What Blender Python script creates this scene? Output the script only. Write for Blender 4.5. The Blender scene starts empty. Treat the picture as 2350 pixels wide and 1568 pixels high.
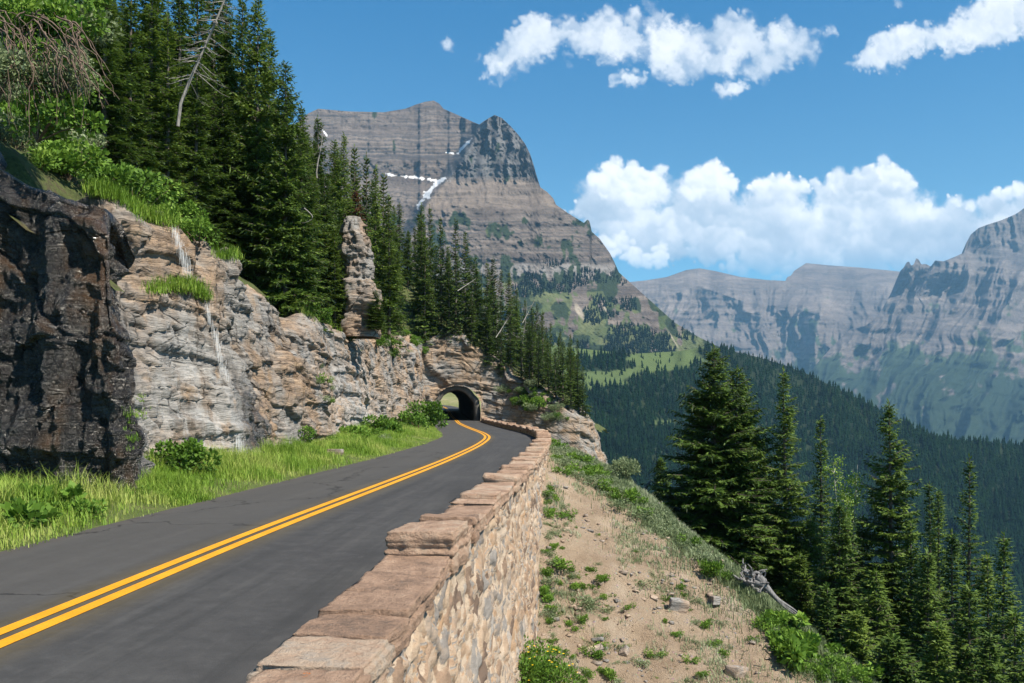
import bpy, bmesh, math, random
import numpy as np
from mathutils import Vector, Matrix, Euler
from mathutils.bvhtree import BVHTree
R = math.radians
random.seed(7); rng = np.random.default_rng(7)
SC = bpy.context.scene
COL = SC.collection

# ------------------------------------------------------------------ camera, sky, sun, exposure
F, CX, HY, H = 1958.0, 1175.0, 930.0, 2.25          # 30 mm lens; eye 2.25 m above the road
cam = bpy.data.cameras.new("camera"); cam_o = bpy.data.objects.new("camera", cam); COL.objects.link(cam_o)
cam.sensor_width = 36.0; cam.lens = 30.0; cam.shift_y = 146.0/2350.0
cam.clip_start = 0.1; cam.clip_end = 90000
cam_o.location = (0, 0, H); cam_o.rotation_euler = (R(90), 0, 0)
SC.camera = cam_o

SUN_EL, SUN_AZ = 50.0, 124.0                         # azimuth clockwise from the view direction (+Y)
sd = Vector((math.sin(R(SUN_AZ))*math.cos(R(SUN_EL)), math.cos(R(SUN_AZ))*math.cos(R(SUN_EL)), math.sin(R(SUN_EL))))
sun = bpy.data.lights.new("sun", 'SUN'); sun.energy = 5.0; sun.angle = R(0.5); sun.color = (1.0, 0.91, 0.76)
sun_o = bpy.data.objects.new("sun", sun); COL.objects.link(sun_o)
sun_o.rotation_euler = (-sd).to_track_quat('-Z', 'Y').to_euler()
SC.view_settings.view_transform = 'Standard'; SC.view_settings.look = 'None'
SC.view_settings.exposure = 0.95; SC.view_settings.gamma = 1.0
SC.render.engine = 'CYCLES'
SC.cycles.use_denoising = True
SC.cycles.max_bounces = 6; SC.cycles.diffuse_bounces = 2; SC.cycles.glossy_bounces = 2
SC.cycles.transmission_bounces = 3; SC.cycles.volume_bounces = 1; SC.cycles.transparent_max_bounces = 8
SC.cycles.sample_clamp_indirect = 4.0

# ------------------------------------------------------------------ node helper
class NT:
    def __init__(s, tree): s.t = tree; s.n = tree.nodes; s.l = tree.links
    def new(s, typ, **kw):
        n = s.n.new(typ)
        for k, v in kw.items(): setattr(n, k, v)
        return n
    def put(s, sock, v):
        if hasattr(v, 'links') or isinstance(v, bpy.types.NodeSocket): s.l.new(v, sock)
        elif v is not None: sock.default_value = v
    def math(s, op, a, b=None, c=None, clamp=False):
        n = s.new('ShaderNodeMath', operation=op); n.use_clamp = clamp
        s.put(n.inputs[0], a)
        if b is not None: s.put(n.inputs[1], b)
        if c is not None: s.put(n.inputs[2], c)
        return n.outputs[0]
    def vmath(s, op, a, b=None, out=0):
        n = s.new('ShaderNodeVectorMath', operation=op); s.put(n.inputs[0], a)
        if b is not None: s.put(n.inputs[3] if op == 'SCALE' else n.inputs[1], b)
        return n.outputs[out]
    def noise(s, vec, scale, detail=5, rough=0.55, dist=0.0, out=0):
        n = s.new('ShaderNodeTexNoise'); s.put(n.inputs['Vector'], vec); s.put(n.inputs['Scale'], scale)
        n.inputs['Detail'].default_value = detail; n.inputs['Roughness'].default_value = rough
        n.inputs['Distortion'].default_value = dist
        return n.outputs[out]
    def voro(s, vec, scale, feature='F1', out='Distance', rand=1.0):
        n = s.new('ShaderNodeTexVoronoi', feature=feature); s.put(n.inputs['Vector'], vec); s.put(n.inputs['Scale'], scale)
        n.inputs['Randomness'].default_value = rand
        return n.outputs[out]
    def ramp(s, fac, stops, interp='LINEAR'):
        n = s.new('ShaderNodeValToRGB'); r = n.color_ramp; r.interpolation = interp
        while len(r.elements) < len(stops): r.elements.new(0.5)
        for e, (p, c) in zip(r.elements, stops):
            e.position = p; e.color = (c, c, c, 1) if isinstance(c, (int, float)) else (*c, 1)
        s.put(n.inputs[0], fac); return n.outputs[0]
    def mix(s, fac, a, b, blend='MIX'):
        n = s.new('ShaderNodeMix', data_type='RGBA', blend_type=blend); n.clamp_factor = True
        s.put(n.inputs[0], fac)
        s.put(n.inputs[6], (*a, 1) if isinstance(a, tuple) else a); s.put(n.inputs[7], (*b, 1) if isinstance(b, tuple) else b)
        return n.outputs[2]
    def fmix(s, fac, a, b):
        n = s.new('ShaderNodeMix', data_type='FLOAT'); s.put(n.inputs[0], fac); s.put(n.inputs[2], a); s.put(n.inputs[3], b); return n.outputs[0]
    def smooth(s, v, a, b, lo=0.0, hi=1.0):
        n = s.new('ShaderNodeMapRange', interpolation_type='SMOOTHSTEP'); s.put(n.inputs[0], v)
        for i, x in zip((1, 2, 3, 4), (a, b, lo, hi)): s.put(n.inputs[i], x)
        return n.outputs[0]
    def mapping(s, vec, scale=(1, 1, 1), rot=(0, 0, 0), loc=(0, 0, 0)):
        n = s.new('ShaderNodeMapping'); s.put(n.inputs[0], vec); n.inputs[1].default_value = loc
        n.inputs[2].default_value = rot; n.inputs[3].default_value = scale; return n.outputs[0]
    def pos(s): return s.new('ShaderNodeNewGeometry').outputs['Position']
    def objco(s): return s.new('ShaderNodeTexCoord').outputs['Object']
    def attr(s, name, out='Fac'):
        n = s.new('ShaderNodeAttribute', attribute_name=name); return n.outputs[out]
    def bump(s, h, strength=0.5, dist=0.1, normal=None):
        n = s.new('ShaderNodeBump'); n.inputs['Strength'].default_value = strength; n.inputs['Distance'].default_value = dist
        s.put(n.inputs['Height'], h)
        if normal is not None: s.put(n.inputs['Normal'], normal)
        return n.outputs[0]
    def float_curve(s, fac, pts):
        n = s.new('ShaderNodeFloatCurve'); c = n.mapping.curves[0]
        while len(c.points) < len(pts): c.points.new(0.5, 0.5)
        for p, (x, y) in zip(c.points, pts): p.location = (x, y); p.handle_type = 'VECTOR'
        n.mapping.update(); s.put(n.inputs[1], fac); n.inputs[0].default_value = 1.0
        return n.outputs[0]

def material(name):
    m = bpy.data.materials.new(name); m.use_nodes = True; m.node_tree.nodes.clear()
    g = NT(m.node_tree); out = g.new('ShaderNodeOutputMaterial')
    b = g.new('ShaderNodeBsdfPrincipled'); g.l.new(b.outputs[0], out.inputs[0]); g.out = out; g.b = b
    b.inputs['Specular IOR Level'].default_value = 0.3
    return m, g

# ------------------------------------------------------------------ world: physical daylight sky
W = bpy.data.worlds.new("World"); SC.world = W; W.use_nodes = True
W.node_tree.nodes.clear(); g = NT(W.node_tree)
wo = g.new('ShaderNodeOutputWorld'); bg = g.new('ShaderNodeBackground'); g.l.new(bg.outputs[0], wo.inputs[0])
sky = g.new('ShaderNodeTexSky', sky_type='NISHITA'); sky.sun_disc = False
sky.sun_elevation = R(SUN_EL); sky.sun_rotation = R(SUN_AZ)
sky.altitude = 1900; sky.air_density = 1.0; sky.dust_density = 0.2; sky.ozone_density = 1.6
SKY_STR = 0.060
sz = g.new('ShaderNodeSeparateXYZ'); g.l.new(g.new('ShaderNodeTexCoord').outputs['Generated'], sz.inputs[0])
tint = g.ramp(sz.outputs[2], [(0, (.58, 1.0, 1.0)), (.22, (.52, 1.0, 1.06)), (.42, (.19, .90, 1.18)), (.65, (.5, .95, 1.1))])
g.l.new(g.vmath('MULTIPLY', sky.outputs[0], g.vmath('SCALE', tint, 1.15)), bg.inputs[0]); bg.inputs[1].default_value = SKY_STR
W.cycles.sampling_method = 'MANUAL'; W.cycles.sample_map_resolution = 512

# ------------------------------------------------------------------ numpy noise
def _h(ix, iy, iz, seed):
    n = (ix.astype(np.int64)*374761393 + iy.astype(np.int64)*668265263 + iz.astype(np.int64)*2147483647 + seed*974634777) & 0xFFFFFFFF
    n = ((n ^ (n >> 13))*1274126177) & 0xFFFFFFFF
    n = ((n ^ (n >> 16))*2246822519) & 0xFFFFFFFF
    return ((n ^ (n >> 15)) & 0xFFFFFF)/float(0xFFFFFF)
def vn(x, y, z=0.0, seed=0):
    x, y, z = np.broadcast_arrays(np.asarray(x, float), np.asarray(y, float), np.asarray(z, float))
    x0, y0, z0 = np.floor(x), np.floor(y), np.floor(z)
    fx, fy, fz = x-x0, y-y0, z-z0
    u, v, w = [t*t*t*(t*(t*6-15)+10) for t in (fx, fy, fz)]
    r = 0
    for i in (0, 1):
        for j in (0, 1):
            for k in (0, 1):
                wt = (u if i else 1-u)*(v if j else 1-v)*(w if k else 1-w)
                r = r + wt*_h(x0+i, y0+j, z0+k, seed)
    return r*2-1
def fbm(x, y, z=0.0, o=5, seed=0, gain=0.5, lac=2.03):
    a, f, s, n = 1.0, 1.0, 0.0, 0.0
    for i in range(o):
        s = s + a*vn(np.asarray(x)*f, np.asarray(y)*f, np.asarray(z)*f, seed+i*17); n += a; a *= gain; f *= lac
    return s/n*1.6
def ridged(x, y, z=0.0, o=5, seed=0, gain=0.5):
    a, f, s, n = 1.0, 1.0, 0.0, 0.0
    for i in range(o):
        s = s + a*(1-np.abs(vn(np.asarray(x)*f, np.asarray(y)*f, np.asarray(z)*f, seed+i*13))*1.6); n += a; a *= gain; f *= 2.03
    return s/n
def worley(x, y, seed=0):
    x0, y0 = np.floor(x), np.floor(y)
    f1 = np.full(np.shape(x), 9.0); f2 = f1.copy(); cid = np.zeros(np.shape(x))
    for i in (-1, 0, 1):
        for j in (-1, 0, 1):
            cx, cy = x0+i, y0+j; zz = np.zeros_like(cx)
            px_, py_ = cx+_h(cx, cy, zz, seed)*.9, cy+_h(cx, cy, zz, seed+5)*.9
            dd = np.maximum(np.abs(px_-x), np.abs(py_-y))*.7+np.hypot(px_-x, py_-y)*.3
            c = _h(cx, cy, zz, seed+9); m = dd < f1
            f2 = np.where(m, f1, np.minimum(f2, dd)); cid = np.where(m, c, cid); f1 = np.where(m, dd, f1)
    return f1, f2, cid
def sstep(x, a, b):
    t = np.clip((np.asarray(x, float)-a)/(b-a), 0, 1); return t*t*(3-2*t)
def interp(x, pts):
    p = np.array(pts, float); return np.interp(x, p[:, 0], p[:, 1])

# ------------------------------------------------------------------ mesh helpers
def P(px, py, d): return Vector(((px-CX)/F*d, d, H+(HY-py)/F*d))
def mesh_np(name, V, Fc, mat=None, attrs=None, smooth=True, uv=None):
    """Fc: an (n,3) or (n,4) array, or a list of such arrays"""
    me = bpy.data.meshes.new(name); V = np.asarray(V, np.float32)
    fl = Fc if isinstance(Fc, list) else [Fc]; fl = [np.asarray(f, np.int32) for f in fl if len(f)]
    me.vertices.add(len(V)); me.vertices.foreach_set('co', V.ravel())
    nl = sum(f.size for f in fl); nf = sum(len(f) for f in fl)
    me.loops.add(nl); me.loops.foreach_set('vertex_index', np.concatenate([f.ravel() for f in fl]))
    me.polygons.add(nf)
    tot = np.concatenate([np.full(len(f), f.shape[1], np.int32) for f in fl])
    st = np.concatenate([[0], np.cumsum(tot)[:-1]]).astype(np.int32)
    me.polygons.foreach_set('loop_start', st); me.polygons.foreach_set('loop_total', tot)
    if smooth: me.polygons.foreach_set('use_smooth', np.ones(nf, bool))
    me.update(calc_edges=True); me.validate()
    for k, a in (attrs or {}).items():
        a = np.asarray(a, np.float32)
        if a.ndim == 2:
            if a.shape[1] == 3: a = np.c_[a, np.ones(len(a), np.float32)]
            at = me.attributes.new(k, 'FLOAT_COLOR', 'POINT'); at.data.foreach_set('color', a.ravel())
        else:
            at = me.attributes.new(k, 'FLOAT', 'POINT'); at.data.foreach_set('value', a)
    if mat: me.materials.append(mat)
    return me
def link(name, me, parent=None):
    o = bpy.data.objects.new(name, me); COL.objects.link(o)
    if parent: o.parent = parent
    return o
def tag(o, label=None, cat=None, group=None, kind=None):
    if label: o['label'] = label
    if cat: o['category'] = cat
    if group: o['group'] = group
    if kind: o['kind'] = kind
    return o
def empty(name, loc=(0, 0, 0), rz=0.0):
    o = bpy.data.objects.new(name, None); COL.objects.link(o); o.location = loc; o.rotation_euler = (0, 0, rz); o.empty_display_size = 0.3
    return o
def grid_faces(nu, nv, keep=None):
    i = np.arange(nu-1)[:, None]; j = np.arange(nv-1)[None, :]
    a = i*nv+j; f = np.stack([a, a+nv, a+nv+1, a+1], -1)
    return f.reshape(-1, 4) if keep is None else f[keep]
def bvh_of(me, ob=None):
    n = len(me.vertices); co = np.empty(n*3, np.float32); me.vertices.foreach_get('co', co)
    vs = [Vector(v) for v in co.reshape(-1, 3).tolist()]
    return BVHTree.FromPolygons(vs, [tuple(p.vertices) for p in me.polygons])
def hit(bvh, px, py):
    dr = P(px, py, 1.0)-Vector((0, 0, H)); r = bvh.ray_cast(Vector((0, 0, H)), dr.normalized(), 4000)
    return r[0], r[1]
def tube(pts, radii, sides=6, cap=True):
    """numpy tube along pts -> verts, quads"""
    pts = np.asarray(pts, float); n = len(pts); radii = np.broadcast_to(radii, (n,))
    t = np.gradient(pts, axis=0); t /= np.linalg.norm(t, axis=1)[:, None]+1e-9
    ref = np.array([0.31, 0.77, 0.2]) if abs(t[0, 2]) > .8 else np.array([0.1, 0.05, 1.0])
    u = np.cross(t, ref); u /= np.linalg.norm(u, axis=1)[:, None]+1e-9; v = np.cross(t, u)
    a = np.linspace(0, 2*np.pi, sides, endpoint=False)
    V = pts[:, None]+radii[:, None, None]*(u[:, None]*np.cos(a)[None, :, None]+v[:, None]*np.sin(a)[None, :, None])
    i = np.arange(n-1)[:, None]*sides; j = np.arange(sides)[None]; k = (j+1) % sides
    f = np.stack([i+j, i+k, i+sides+k, i+sides+j], -1).reshape(-1, 4)
    return V.reshape(-1, 3), f
class Acc:
    def __init__(s): s.V = []; s.F3 = []; s.F4 = []; s.n = 0; s.A = []
    def add(s, V, Fc, a=0.0):
        V = np.asarray(V, float); Fc = np.asarray(Fc)
        (s.F3 if Fc.shape[1] == 3 else s.F4).append(Fc+s.n); s.V.append(V); s.n += len(V)
        s.A.append(np.broadcast_to(np.asarray(a, float), (len(V),)))
    def mesh(s, name, mat, smooth=True, attr='tone'):
        fl = [np.concatenate(x) for x in (s.F3, s.F4) if x]
        return mesh_np(name, np.concatenate(s.V), fl, mat, {attr: np.concatenate(s.A)}, smooth)
def rbf(cp, lin=True):
    cp = np.array(cp, float); xy = cp[:, :2]; n = len(cp)
    K = np.linalg.norm(xy[:, None]-xy[None], axis=-1)
    M = np.zeros((n+3, n+3)); M[:n, :n] = K; M[:n, n] = 1; M[:n, n+1:] = xy; M[n:, :n] = M[:n, n:].T
    w = np.linalg.solve(M+np.eye(n+3)*1e-9, np.r_[cp[:, 2], 0, 0, 0])
    def f(x, y):
        x = np.asarray(x, float); y = np.asarray(y, float); r = w[n]+w[n+1]*x+w[n+2]*y
        for i in range(n): r = r+w[i]*np.hypot(x-xy[i, 0], y-xy[i, 1])
        return r
    return f
# ------------------------------------------------------------------ cumulus on a far sky backdrop, 45 km out
low_top = [(1230,520),(1262,500),(1292,470),(1325,450),(1345,432),(1362,398),(1385,368),(1420,364),(1450,378),(1490,370),(1518,398),(1520,425),(1500,462),(1522,476),(1550,425),(1568,398),(1600,376),(1650,370),(1685,385),(1698,432),(1735,405),(1785,388),(1835,398),(1860,425),(1900,398),(1960,392),(2010,378),(2060,372),(2092,410),(2110,455),(2190,446),(2240,464),(2290,422),(2350,410),(2450,400)]
low_bot = [(1230,505),(1262,496),(1300,500),(1345,530),(1400,596),(1450,616),(1530,622),(1570,606),(1640,628),(1700,640),(1800,650),(2000,650),(2200,640),(2450,600)]
up_top = [(1030,200),(1060,190),(1085,165),(1115,130),(1145,85),(1180,35),(1245,24),(1330,38),(1400,14),(1440,36),(1450,12),(1490,2),(1530,14),(1565,42),(1640,50),(1685,12),(1722,10),(1745,48),(1800,30),(1850,58),(1890,66),(1912,80),(1925,150),(1962,128),(1995,88),(2060,48),(2140,48),(2200,8),(2260,-20),(2350,-40),(2450,-60)]
up_bot = [(1030,170),(1060,172),(1090,178),(1140,182),(1205,166),(1285,112),(1340,132),(1385,150),(1430,176),(1475,176),(1490,172),(1500,188),(1560,196),(1640,172),(1690,182),(1725,182),(1760,180),(1840,152),(1872,98),(1905,78),(1917,110),(1945,158),(1990,170),(2060,172),(2110,132),(2200,130),(2280,116),(2350,86),(2450,60)]
holes = [(1495,468,62,20,-.35,1.1),(1855,470,34,26,.6,.8),(1815,560,20,12,.5,.5),(1475,55,16,30,.3,.9),(1445,150,30,12,.2,.7),(1480,120,14,24,.4,.6),(2085,470,40,10,.1,.6),(2215,500,50,14,.3,.7),(1990,480,60,9,.1,.6),(1700,455,22,26,.2,.8),(1600,560,40,9,-.2,.5),(1560,440,14,34,.5,.9),(1780,520,40,8,.2,.4),(2140,470,40,14,.1,.8),(2330,480,30,12,.2,.6)]
bits = [(1438,184,38,17,0,1.0),(1680,200,36,22,.2,1.0),(1028,104,18,13,-.7,.45),(1160,150,60,26,-.2,.6),(1975,440,110,26,-.1,.8),(1905,70,40,12,.2,.5),(2062,8,30,10,.8,.25)]
def cloud_rgba(PX, PY):
    """cumulus masses grown from several hundred rounded puffs, each lit as a ball, laid back to front"""
    crng = np.random.default_rng(12)
    a = PX/100.; b = PY/100.; st = PX[0, 1]-PX[0, 0]
    w1 = fbm(a*1.1, b*1.1, 1, 4, 201); w2 = fbm(a*1.1, b*1.1, 7, 4, 202)
    f1 = fbm(a*4.5, b*4.5, 2, 5, 203, .6); f2 = fbm(a*4.5, b*4.5, 9, 5, 204, .6); f3 = fbm(a*2.2, b*2.2, 4, 6, 205, .58)
    C = np.zeros(PX.shape+(3,)); A = np.zeros(PX.shape)
    def field(x, y, low):
        if low: m = np.minimum((y-interp(x, low_top)), (interp(x, low_bot)-y)*.8)
        else: m = np.minimum(y-interp(x, up_top), interp(x, up_bot)-y)
        for h in holes:
            if (h[1] > 300) == low:
                c, s_ = math.cos(h[4]), math.sin(h[4]); dx, dy = x-h[0], y-h[1]
                e = np.hypot((dx*c+dy*s_)/h[2], (-dx*s_+dy*c)/h[3]); m = np.where(e < 1.3, np.minimum(m, (e-1)*30*h[5]), m)
        return m
    def rampc(t, cols):
        xs_ = [c[0] for c in cols]; return np.stack([np.interp(t, xs_, [c[1][i] for c in cols]) for i in range(3)], -1)
    LOW = [(0, (.38, .46, .56)), (.3, (.47, .55, .64)), (.55, (.60, .66, .73)), (.8, (.84, .86, .88)), (1, (.99, .98, .96))]
    UP = [(0, (.38, .46, .57)), (.3, (.50, .57, .66)), (.6, (.67, .72, .78)), (.85, (.84, .86, .88)), (1, (.94, .94, .94))]
    def lay(lobes, pal, warp, edge, fringe):
        nonlocal C, A
        lobes.sort(key=lambda t: t[3])
        for (x, y, r, z, br, op) in lobes:
            R_ = r*1.5+warp
            i0, i1 = int((y-R_-PY[0, 0])/st), int((y+R_-PY[0, 0])/st)+1; j0, j1 = int((x-R_-PX[0, 0])/st), int((x+R_-PX[0, 0])/st)+1
            i0, j0 = max(i0, 0), max(j0, 0)
            if i1 <= i0 or j1 <= j0: continue
            k = (slice(i0, i1), slice(j0, j1))
            dx = PX[k]-x+warp*.5*w1[k]+r*fringe*f1[k]; dy = PY[k]-y+warp*.5*w2[k]+r*fringe*f2[k]
            dd = np.hypot(dx, dy)/r
            al = sstep(dd, 1.0, 1-edge)*op
            if not al.size or al.max() <= 0: continue
            nz = np.sqrt(np.clip(1-np.minimum(dd, 1)**2, 0, 1))
            lam = .12*dx/r-.62*dy/r+.55*nz
            t = np.clip(br+.42*(lam-.35)+.13*f3[k], 0, 1)
            c = rampc(t, pal)
            C[k] = C[k]*(1-al[..., None])+c*al[..., None]; A[k] = A[k]+al*(1-A[k])
    def grow(n, low, xr, yr, rmin, rmax, pal, warp, edge, fringe, brf, op=1.0, kfac=.85):
        L = []; tries = 0
        while len(L) < n and tries < 60:
            tries += 1
            x = crng.uniform(*xr, 4000); y = crng.uniform(*yr, 4000); m = field(x, y, low)
            ok = np.where(m > rmin*.55)[0]
            for q in ok[:n//12+1]:
                r = np.clip(m[q]*kfac*crng.uniform(.55, 1.25), rmin, rmax)*crng.uniform(.75, 1.1)
                tp = interp(x[q], low_top if low else up_top); bt = interp(x[q], low_bot if low else up_bot)
                rel = np.clip((y[q]-tp)/(bt-tp+1), 0, 1)
                z = .55*rel+.006*min(m[q], 60)-.25*(r/rmax)+crng.uniform(0, .35)
                L.append((x[q], y[q], r, z, brf(x[q], y[q], rel)+crng.normal(0, .045), op))
        lay(L[:n], pal, warp, edge, fringe)
    soft = lambda x, y: .26*float(vn(x/105., y/60., 3, 77))+.12*float(vn(x/40., y/34., 5, 78))
    brl = lambda x, y, rel: .86-.76*rel**.75+soft(x, y)*1.25+(.12 if rel < .18 else 0)
    bru = lambda x, y, rel: .74-.28*rel+soft(x, y)
    grow(420, True, (1255, 2450), (350, 655), 9, 62, LOW, 18, .75, .26, brl, .92)
    grow(620, True, (1255, 2450), (350, 655), 5, 26, LOW, 12, .6, .26, lambda x, y, r: brl(x, y, r)+.03, .72)
    for (x, y, rx, br) in [(1960, 418, 46, .72), (2020, 402, 42, .84), (2060, 412, 36, .8), (1915, 425, 38, .66), (1985, 436, 50, .5), (1420, 398, 44, .92), (1395, 420, 40, .86), (1470, 400, 40, .86), (1640, 405, 42, .9), (1600, 420, 40, .85), (1455, 585, 40, .86), (1500, 597, 34, .84), (1420, 560, 34, .74)]:
        lay([(x+crng.normal(0, rx*.5), y+crng.normal(0, rx*.28), rx*crng.uniform(.25, .6), crng.uniform(), br+crng.normal(0, .06), .8) for _ in range(16)], LOW, 10, .6, .32)
    C = C/np.maximum(A, 1e-4)[..., None]; A = A*(1-.75*sstep(PY, 560, 650))
    # thin wisps and the higher, softer clouds
    C0, AL = C, A; C = np.zeros_like(C0); A = np.zeros_like(AL)
    grow(480, False, (1000, 2450), (-60, 225), 7, 44, UP, 26, .95, .42, bru, .36)
    grow(420, False, (1000, 2450), (-60, 225), 4, 22, UP, 22, .95, .5, bru, .30)
    for (x, y, rx, ry, n, o_) in [(1438, 184, 30, 12, 40, .38), (1680, 200, 26, 16, 46, .4), (1028, 104, 12, 8, 18, .16), (1150, 150, 46, 26, 50, .2), (1905, 72, 30, 10, 18, .14), (2060, 12, 20, 10, 12, .10), (1990, 145, 60, 8, 30, .2), (2000, 134, 36, 16, 40, .3), (2080, 108, 44, 24, 56, .34), (2160, 88, 50, 28, 60, .34), (2240, 66, 55, 34, 66, .36), (2320, 42, 55, 40, 76, .36), (2390, 12, 50, 40, 60, .36), (1230, 95, 56, 26, 50, .26), (1330, 78, 56, 22, 50, .26), (1425, 85, 40, 34, 44, .24)]:
        lay([(x+crng.normal(0, rx*.5), y+crng.normal(0, ry*.5), crng.uniform(6, .55*ry+9), crng.uniform(), .66+crng.normal(0, .06), o_) for _ in range(n)], UP, 18, .95, .8)
    C = np.where((A > 0)[..., None], C/np.maximum(A, 1e-4)[..., None], 0)
    up = PY < 290
    return np.where(up[..., None], C, C0), np.clip(np.where(up, A, AL), 0, 1)*.98
_px = np.arange(1000, 2460, 1.7); _py = np.arange(-16, 690, 1.7)
_PX, _PY = np.meshgrid(_px, _py)
_c, _A = cloud_rgba(_PX, _PY)
_D = 45000.0/np.sqrt(1+((_PX-CX)/F)**2)                              # all at one range from the viewpoint
_V = np.stack([(_PX-CX)/F*_D, _D, H+(HY-_PY)/F*_D], -1)
_k = (_A > .004); _k = _k[:-1, :-1] | _k[1:, 1:] | _k[1:, :-1] | _k[:-1, 1:]
_m = bpy.data.materials.new("cloud_light"); _m.use_nodes = True; _m.node_tree.nodes.clear(); g = NT(_m.node_tree)
_o = g.new('ShaderNodeOutputMaterial'); _e = g.new('ShaderNodeEmission'); _t = g.new('ShaderNodeBsdfTransparent'); _x = g.new('ShaderNodeMixShader')
g.put(_e.inputs[0], g.attr('Col', 'Color')); _e.inputs[1].default_value = 0.69; g.put(_x.inputs[0], g.attr('cover'))
g.l.new(_t.outputs[0], _x.inputs[1]); g.l.new(_e.outputs[0], _x.inputs[2]); g.l.new(_x.outputs[0], _o.inputs[0])
_m.cycles.emission_sampling = 'NONE'
_ids = np.cumsum(np.zeros(1))
_f = grid_faces(len(_py), len(_px), _k); _u, _inv = np.unique(_f, return_inverse=True)
sky_o = tag(link('sky', mesh_np('sky', _V.reshape(-1, 3)[_u], _inv.reshape(-1, 4), _m, {'Col': _c.reshape(-1, 3)[_u], 'cover': _A.ravel()[_u]})), kind='structure')
# ------------------------------------------------------------------ rock, soil and road materials
def rock_material(name, base, wet=True, scale=1.0, tint=(1, 1, 1)):
    m, g = material(name); p = g.pos()
    if scale != 1.0: p = g.vmath('SCALE', p, scale)
    warp = g.vmath('ADD', p, g.vmath('SCALE', g.vmath('SUBTRACT', g.noise(p, .7, 3, out=1), (.5, .5, .5)), .5))
    st = g.mapping(warp, (.32, .32, 3.4), rot=(R(2), R(-3), 0))
    n1 = g.noise(st, 1.5, 9, .68); n2 = g.noise(p, .35, 4, .6); n3 = g.noise(p, 9, 6, .65); n4 = g.noise(st, 5, 6, .7); n5 = g.noise(g.mapping(warp, (.22, .22, 11), rot=(R(2), R(-3), 0)), 1.6, 7, .7)
    c = g.ramp(n1, base)
    c = g.mix(g.smooth(n2, .40, .62), c, g.ramp(n4, [(.3, (.14, .135, .135)), (.55, (.27, .262, .255)), (.75, (.38, .37, .35))]))
    c = g.mix(g.math('MULTIPLY', g.smooth(g.noise(p, .55, 5, .65, dist=.6), .58, .7), .55), c, (.30, .185, .09))
    c = g.mix(g.math('MULTIPLY', g.smooth(n3, .56, .72), .45), c, (.40, .365, .31))
    c = g.mix(g.math('MULTIPLY', g.smooth(n3, .46, .3), .6), c, (.05, .042, .036))
    c = g.mix(g.math('MULTIPLY', g.smooth(n5, .50, .36), .62), c, (.055, .045, .038))
    c = g.mix(g.math('MULTIPLY', g.smooth(n5, .56, .68), .45), c, (.43, .36, .285))
    bk = g.mapping(warp, (.55, .55, .8), rot=(R(4), R(-6), R(20)))
    ve = g.voro(bk, 1.0, 'DISTANCE_TO_EDGE', 'Distance')
    lines = g.math('MULTIPLY', g.smooth(ve, .035, .0), g.smooth(g.noise(p, .9, 3), .42, .6))
    c = g.mix(g.math('MULTIPLY', lines, .8), c, (.03, .026, .023))
    if tint != (1, 1, 1): c = g.mix(1.0, c, tint, 'MULTIPLY')
    bh = g.math('ADD', g.math('MULTIPLY', n1, 1.0), g.math('ADD', g.math('MULTIPLY', n3, .35), g.math('MULTIPLY', n4, .6)))
    bh = g.math('ADD', bh, g.math('MULTIPLY', n5, .8)); bh = g.math('SUBTRACT', bh, g.math('MULTIPLY', lines, .6))
    rough = .85
    if wet:
        w = g.attr('wet'); vs = g.mapping(p, (1.3, 1.3, .16)); v1 = g.noise(vs, 1.3, 6, .65, dist=.4)
        wm = g.smooth(g.math('ADD', w, g.math('MULTIPLY', g.math('SUBTRACT', v1, .5), 1.1)), .42, .62)
        v2 = g.noise(g.mapping(p, (1.0, 1.0, .3), loc=(7, 3, 1)), 1.1, 5, .6, dist=.8)
        wc = g.ramp(v2, [(.34, (.006, .006, .007)), (.5, (.012, .010, .010)), (.58, (.030, .018, .010)), (.70, (.060, .030, .012)), (.78, (.015, .014, .014))])
        wc = g.mix(g.math('MULTIPLY', g.smooth(g.noise(g.mapping(p, (1.5, 1.5, .12), loc=(3, 9, 4)), 1.2, 6, .6), .62, .72), .5), wc, (.20, .20, .21))
        wc = g.mix(g.math('MULTIPLY', g.smooth(n3, .55, .75), .22), wc, (.10, .08, .06))
        c = g.mix(wm, c, wc)
        # pale lime streaks on the dry rock beside the falls
        sk_ = g.noise(g.mapping(p, (1.1, 1.1, .10), loc=(5, 2, 8)), 1.5, 6, .62, dist=.3); c = g.mix(g.math('MULTIPLY', g.smooth(sk_, .53, .66), g.math('ADD', .30, g.math('MULTIPLY', w, .5))), c, (.05, .044, .040))
        l = g.math('MULTIPLY', g.attr('lime'), g.smooth(v1, .38, .6)); c = g.mix(l, c, (.43, .43, .43))
        rough = g.fmix(wm, .85, g.ramp(n3, [(.35, .16), (.65, .38)]))
        g.put(g.b.inputs['Specular IOR Level'], g.fmix(wm, .25, .8))
    g.put(g.b.inputs['Base Color'], c); g.put(g.b.inputs['Roughness'], rough)
    g.put(g.b.inputs['Normal'], g.bump(bh, .9, .12/scale))
    return m
ROCK_STOPS = [(.26, (0.104, 0.077, 0.061)), (.40, (0.198, 0.143, 0.104)), (.52, (0.302, 0.215, 0.151)), (.62, (0.396, 0.288, 0.201)), (.75, (0.437, 0.366, 0.301))]
M_cliff = rock_material("cliff_rock", ROCK_STOPS)
M_pillar = rock_material("pillar_rock", [(.28, (.10, .075, .06)), (.45, (.22, .16, .12)), (.6, (.33, .24, .175)), (.75, (.38, .31, .25))], wet=False)

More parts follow.
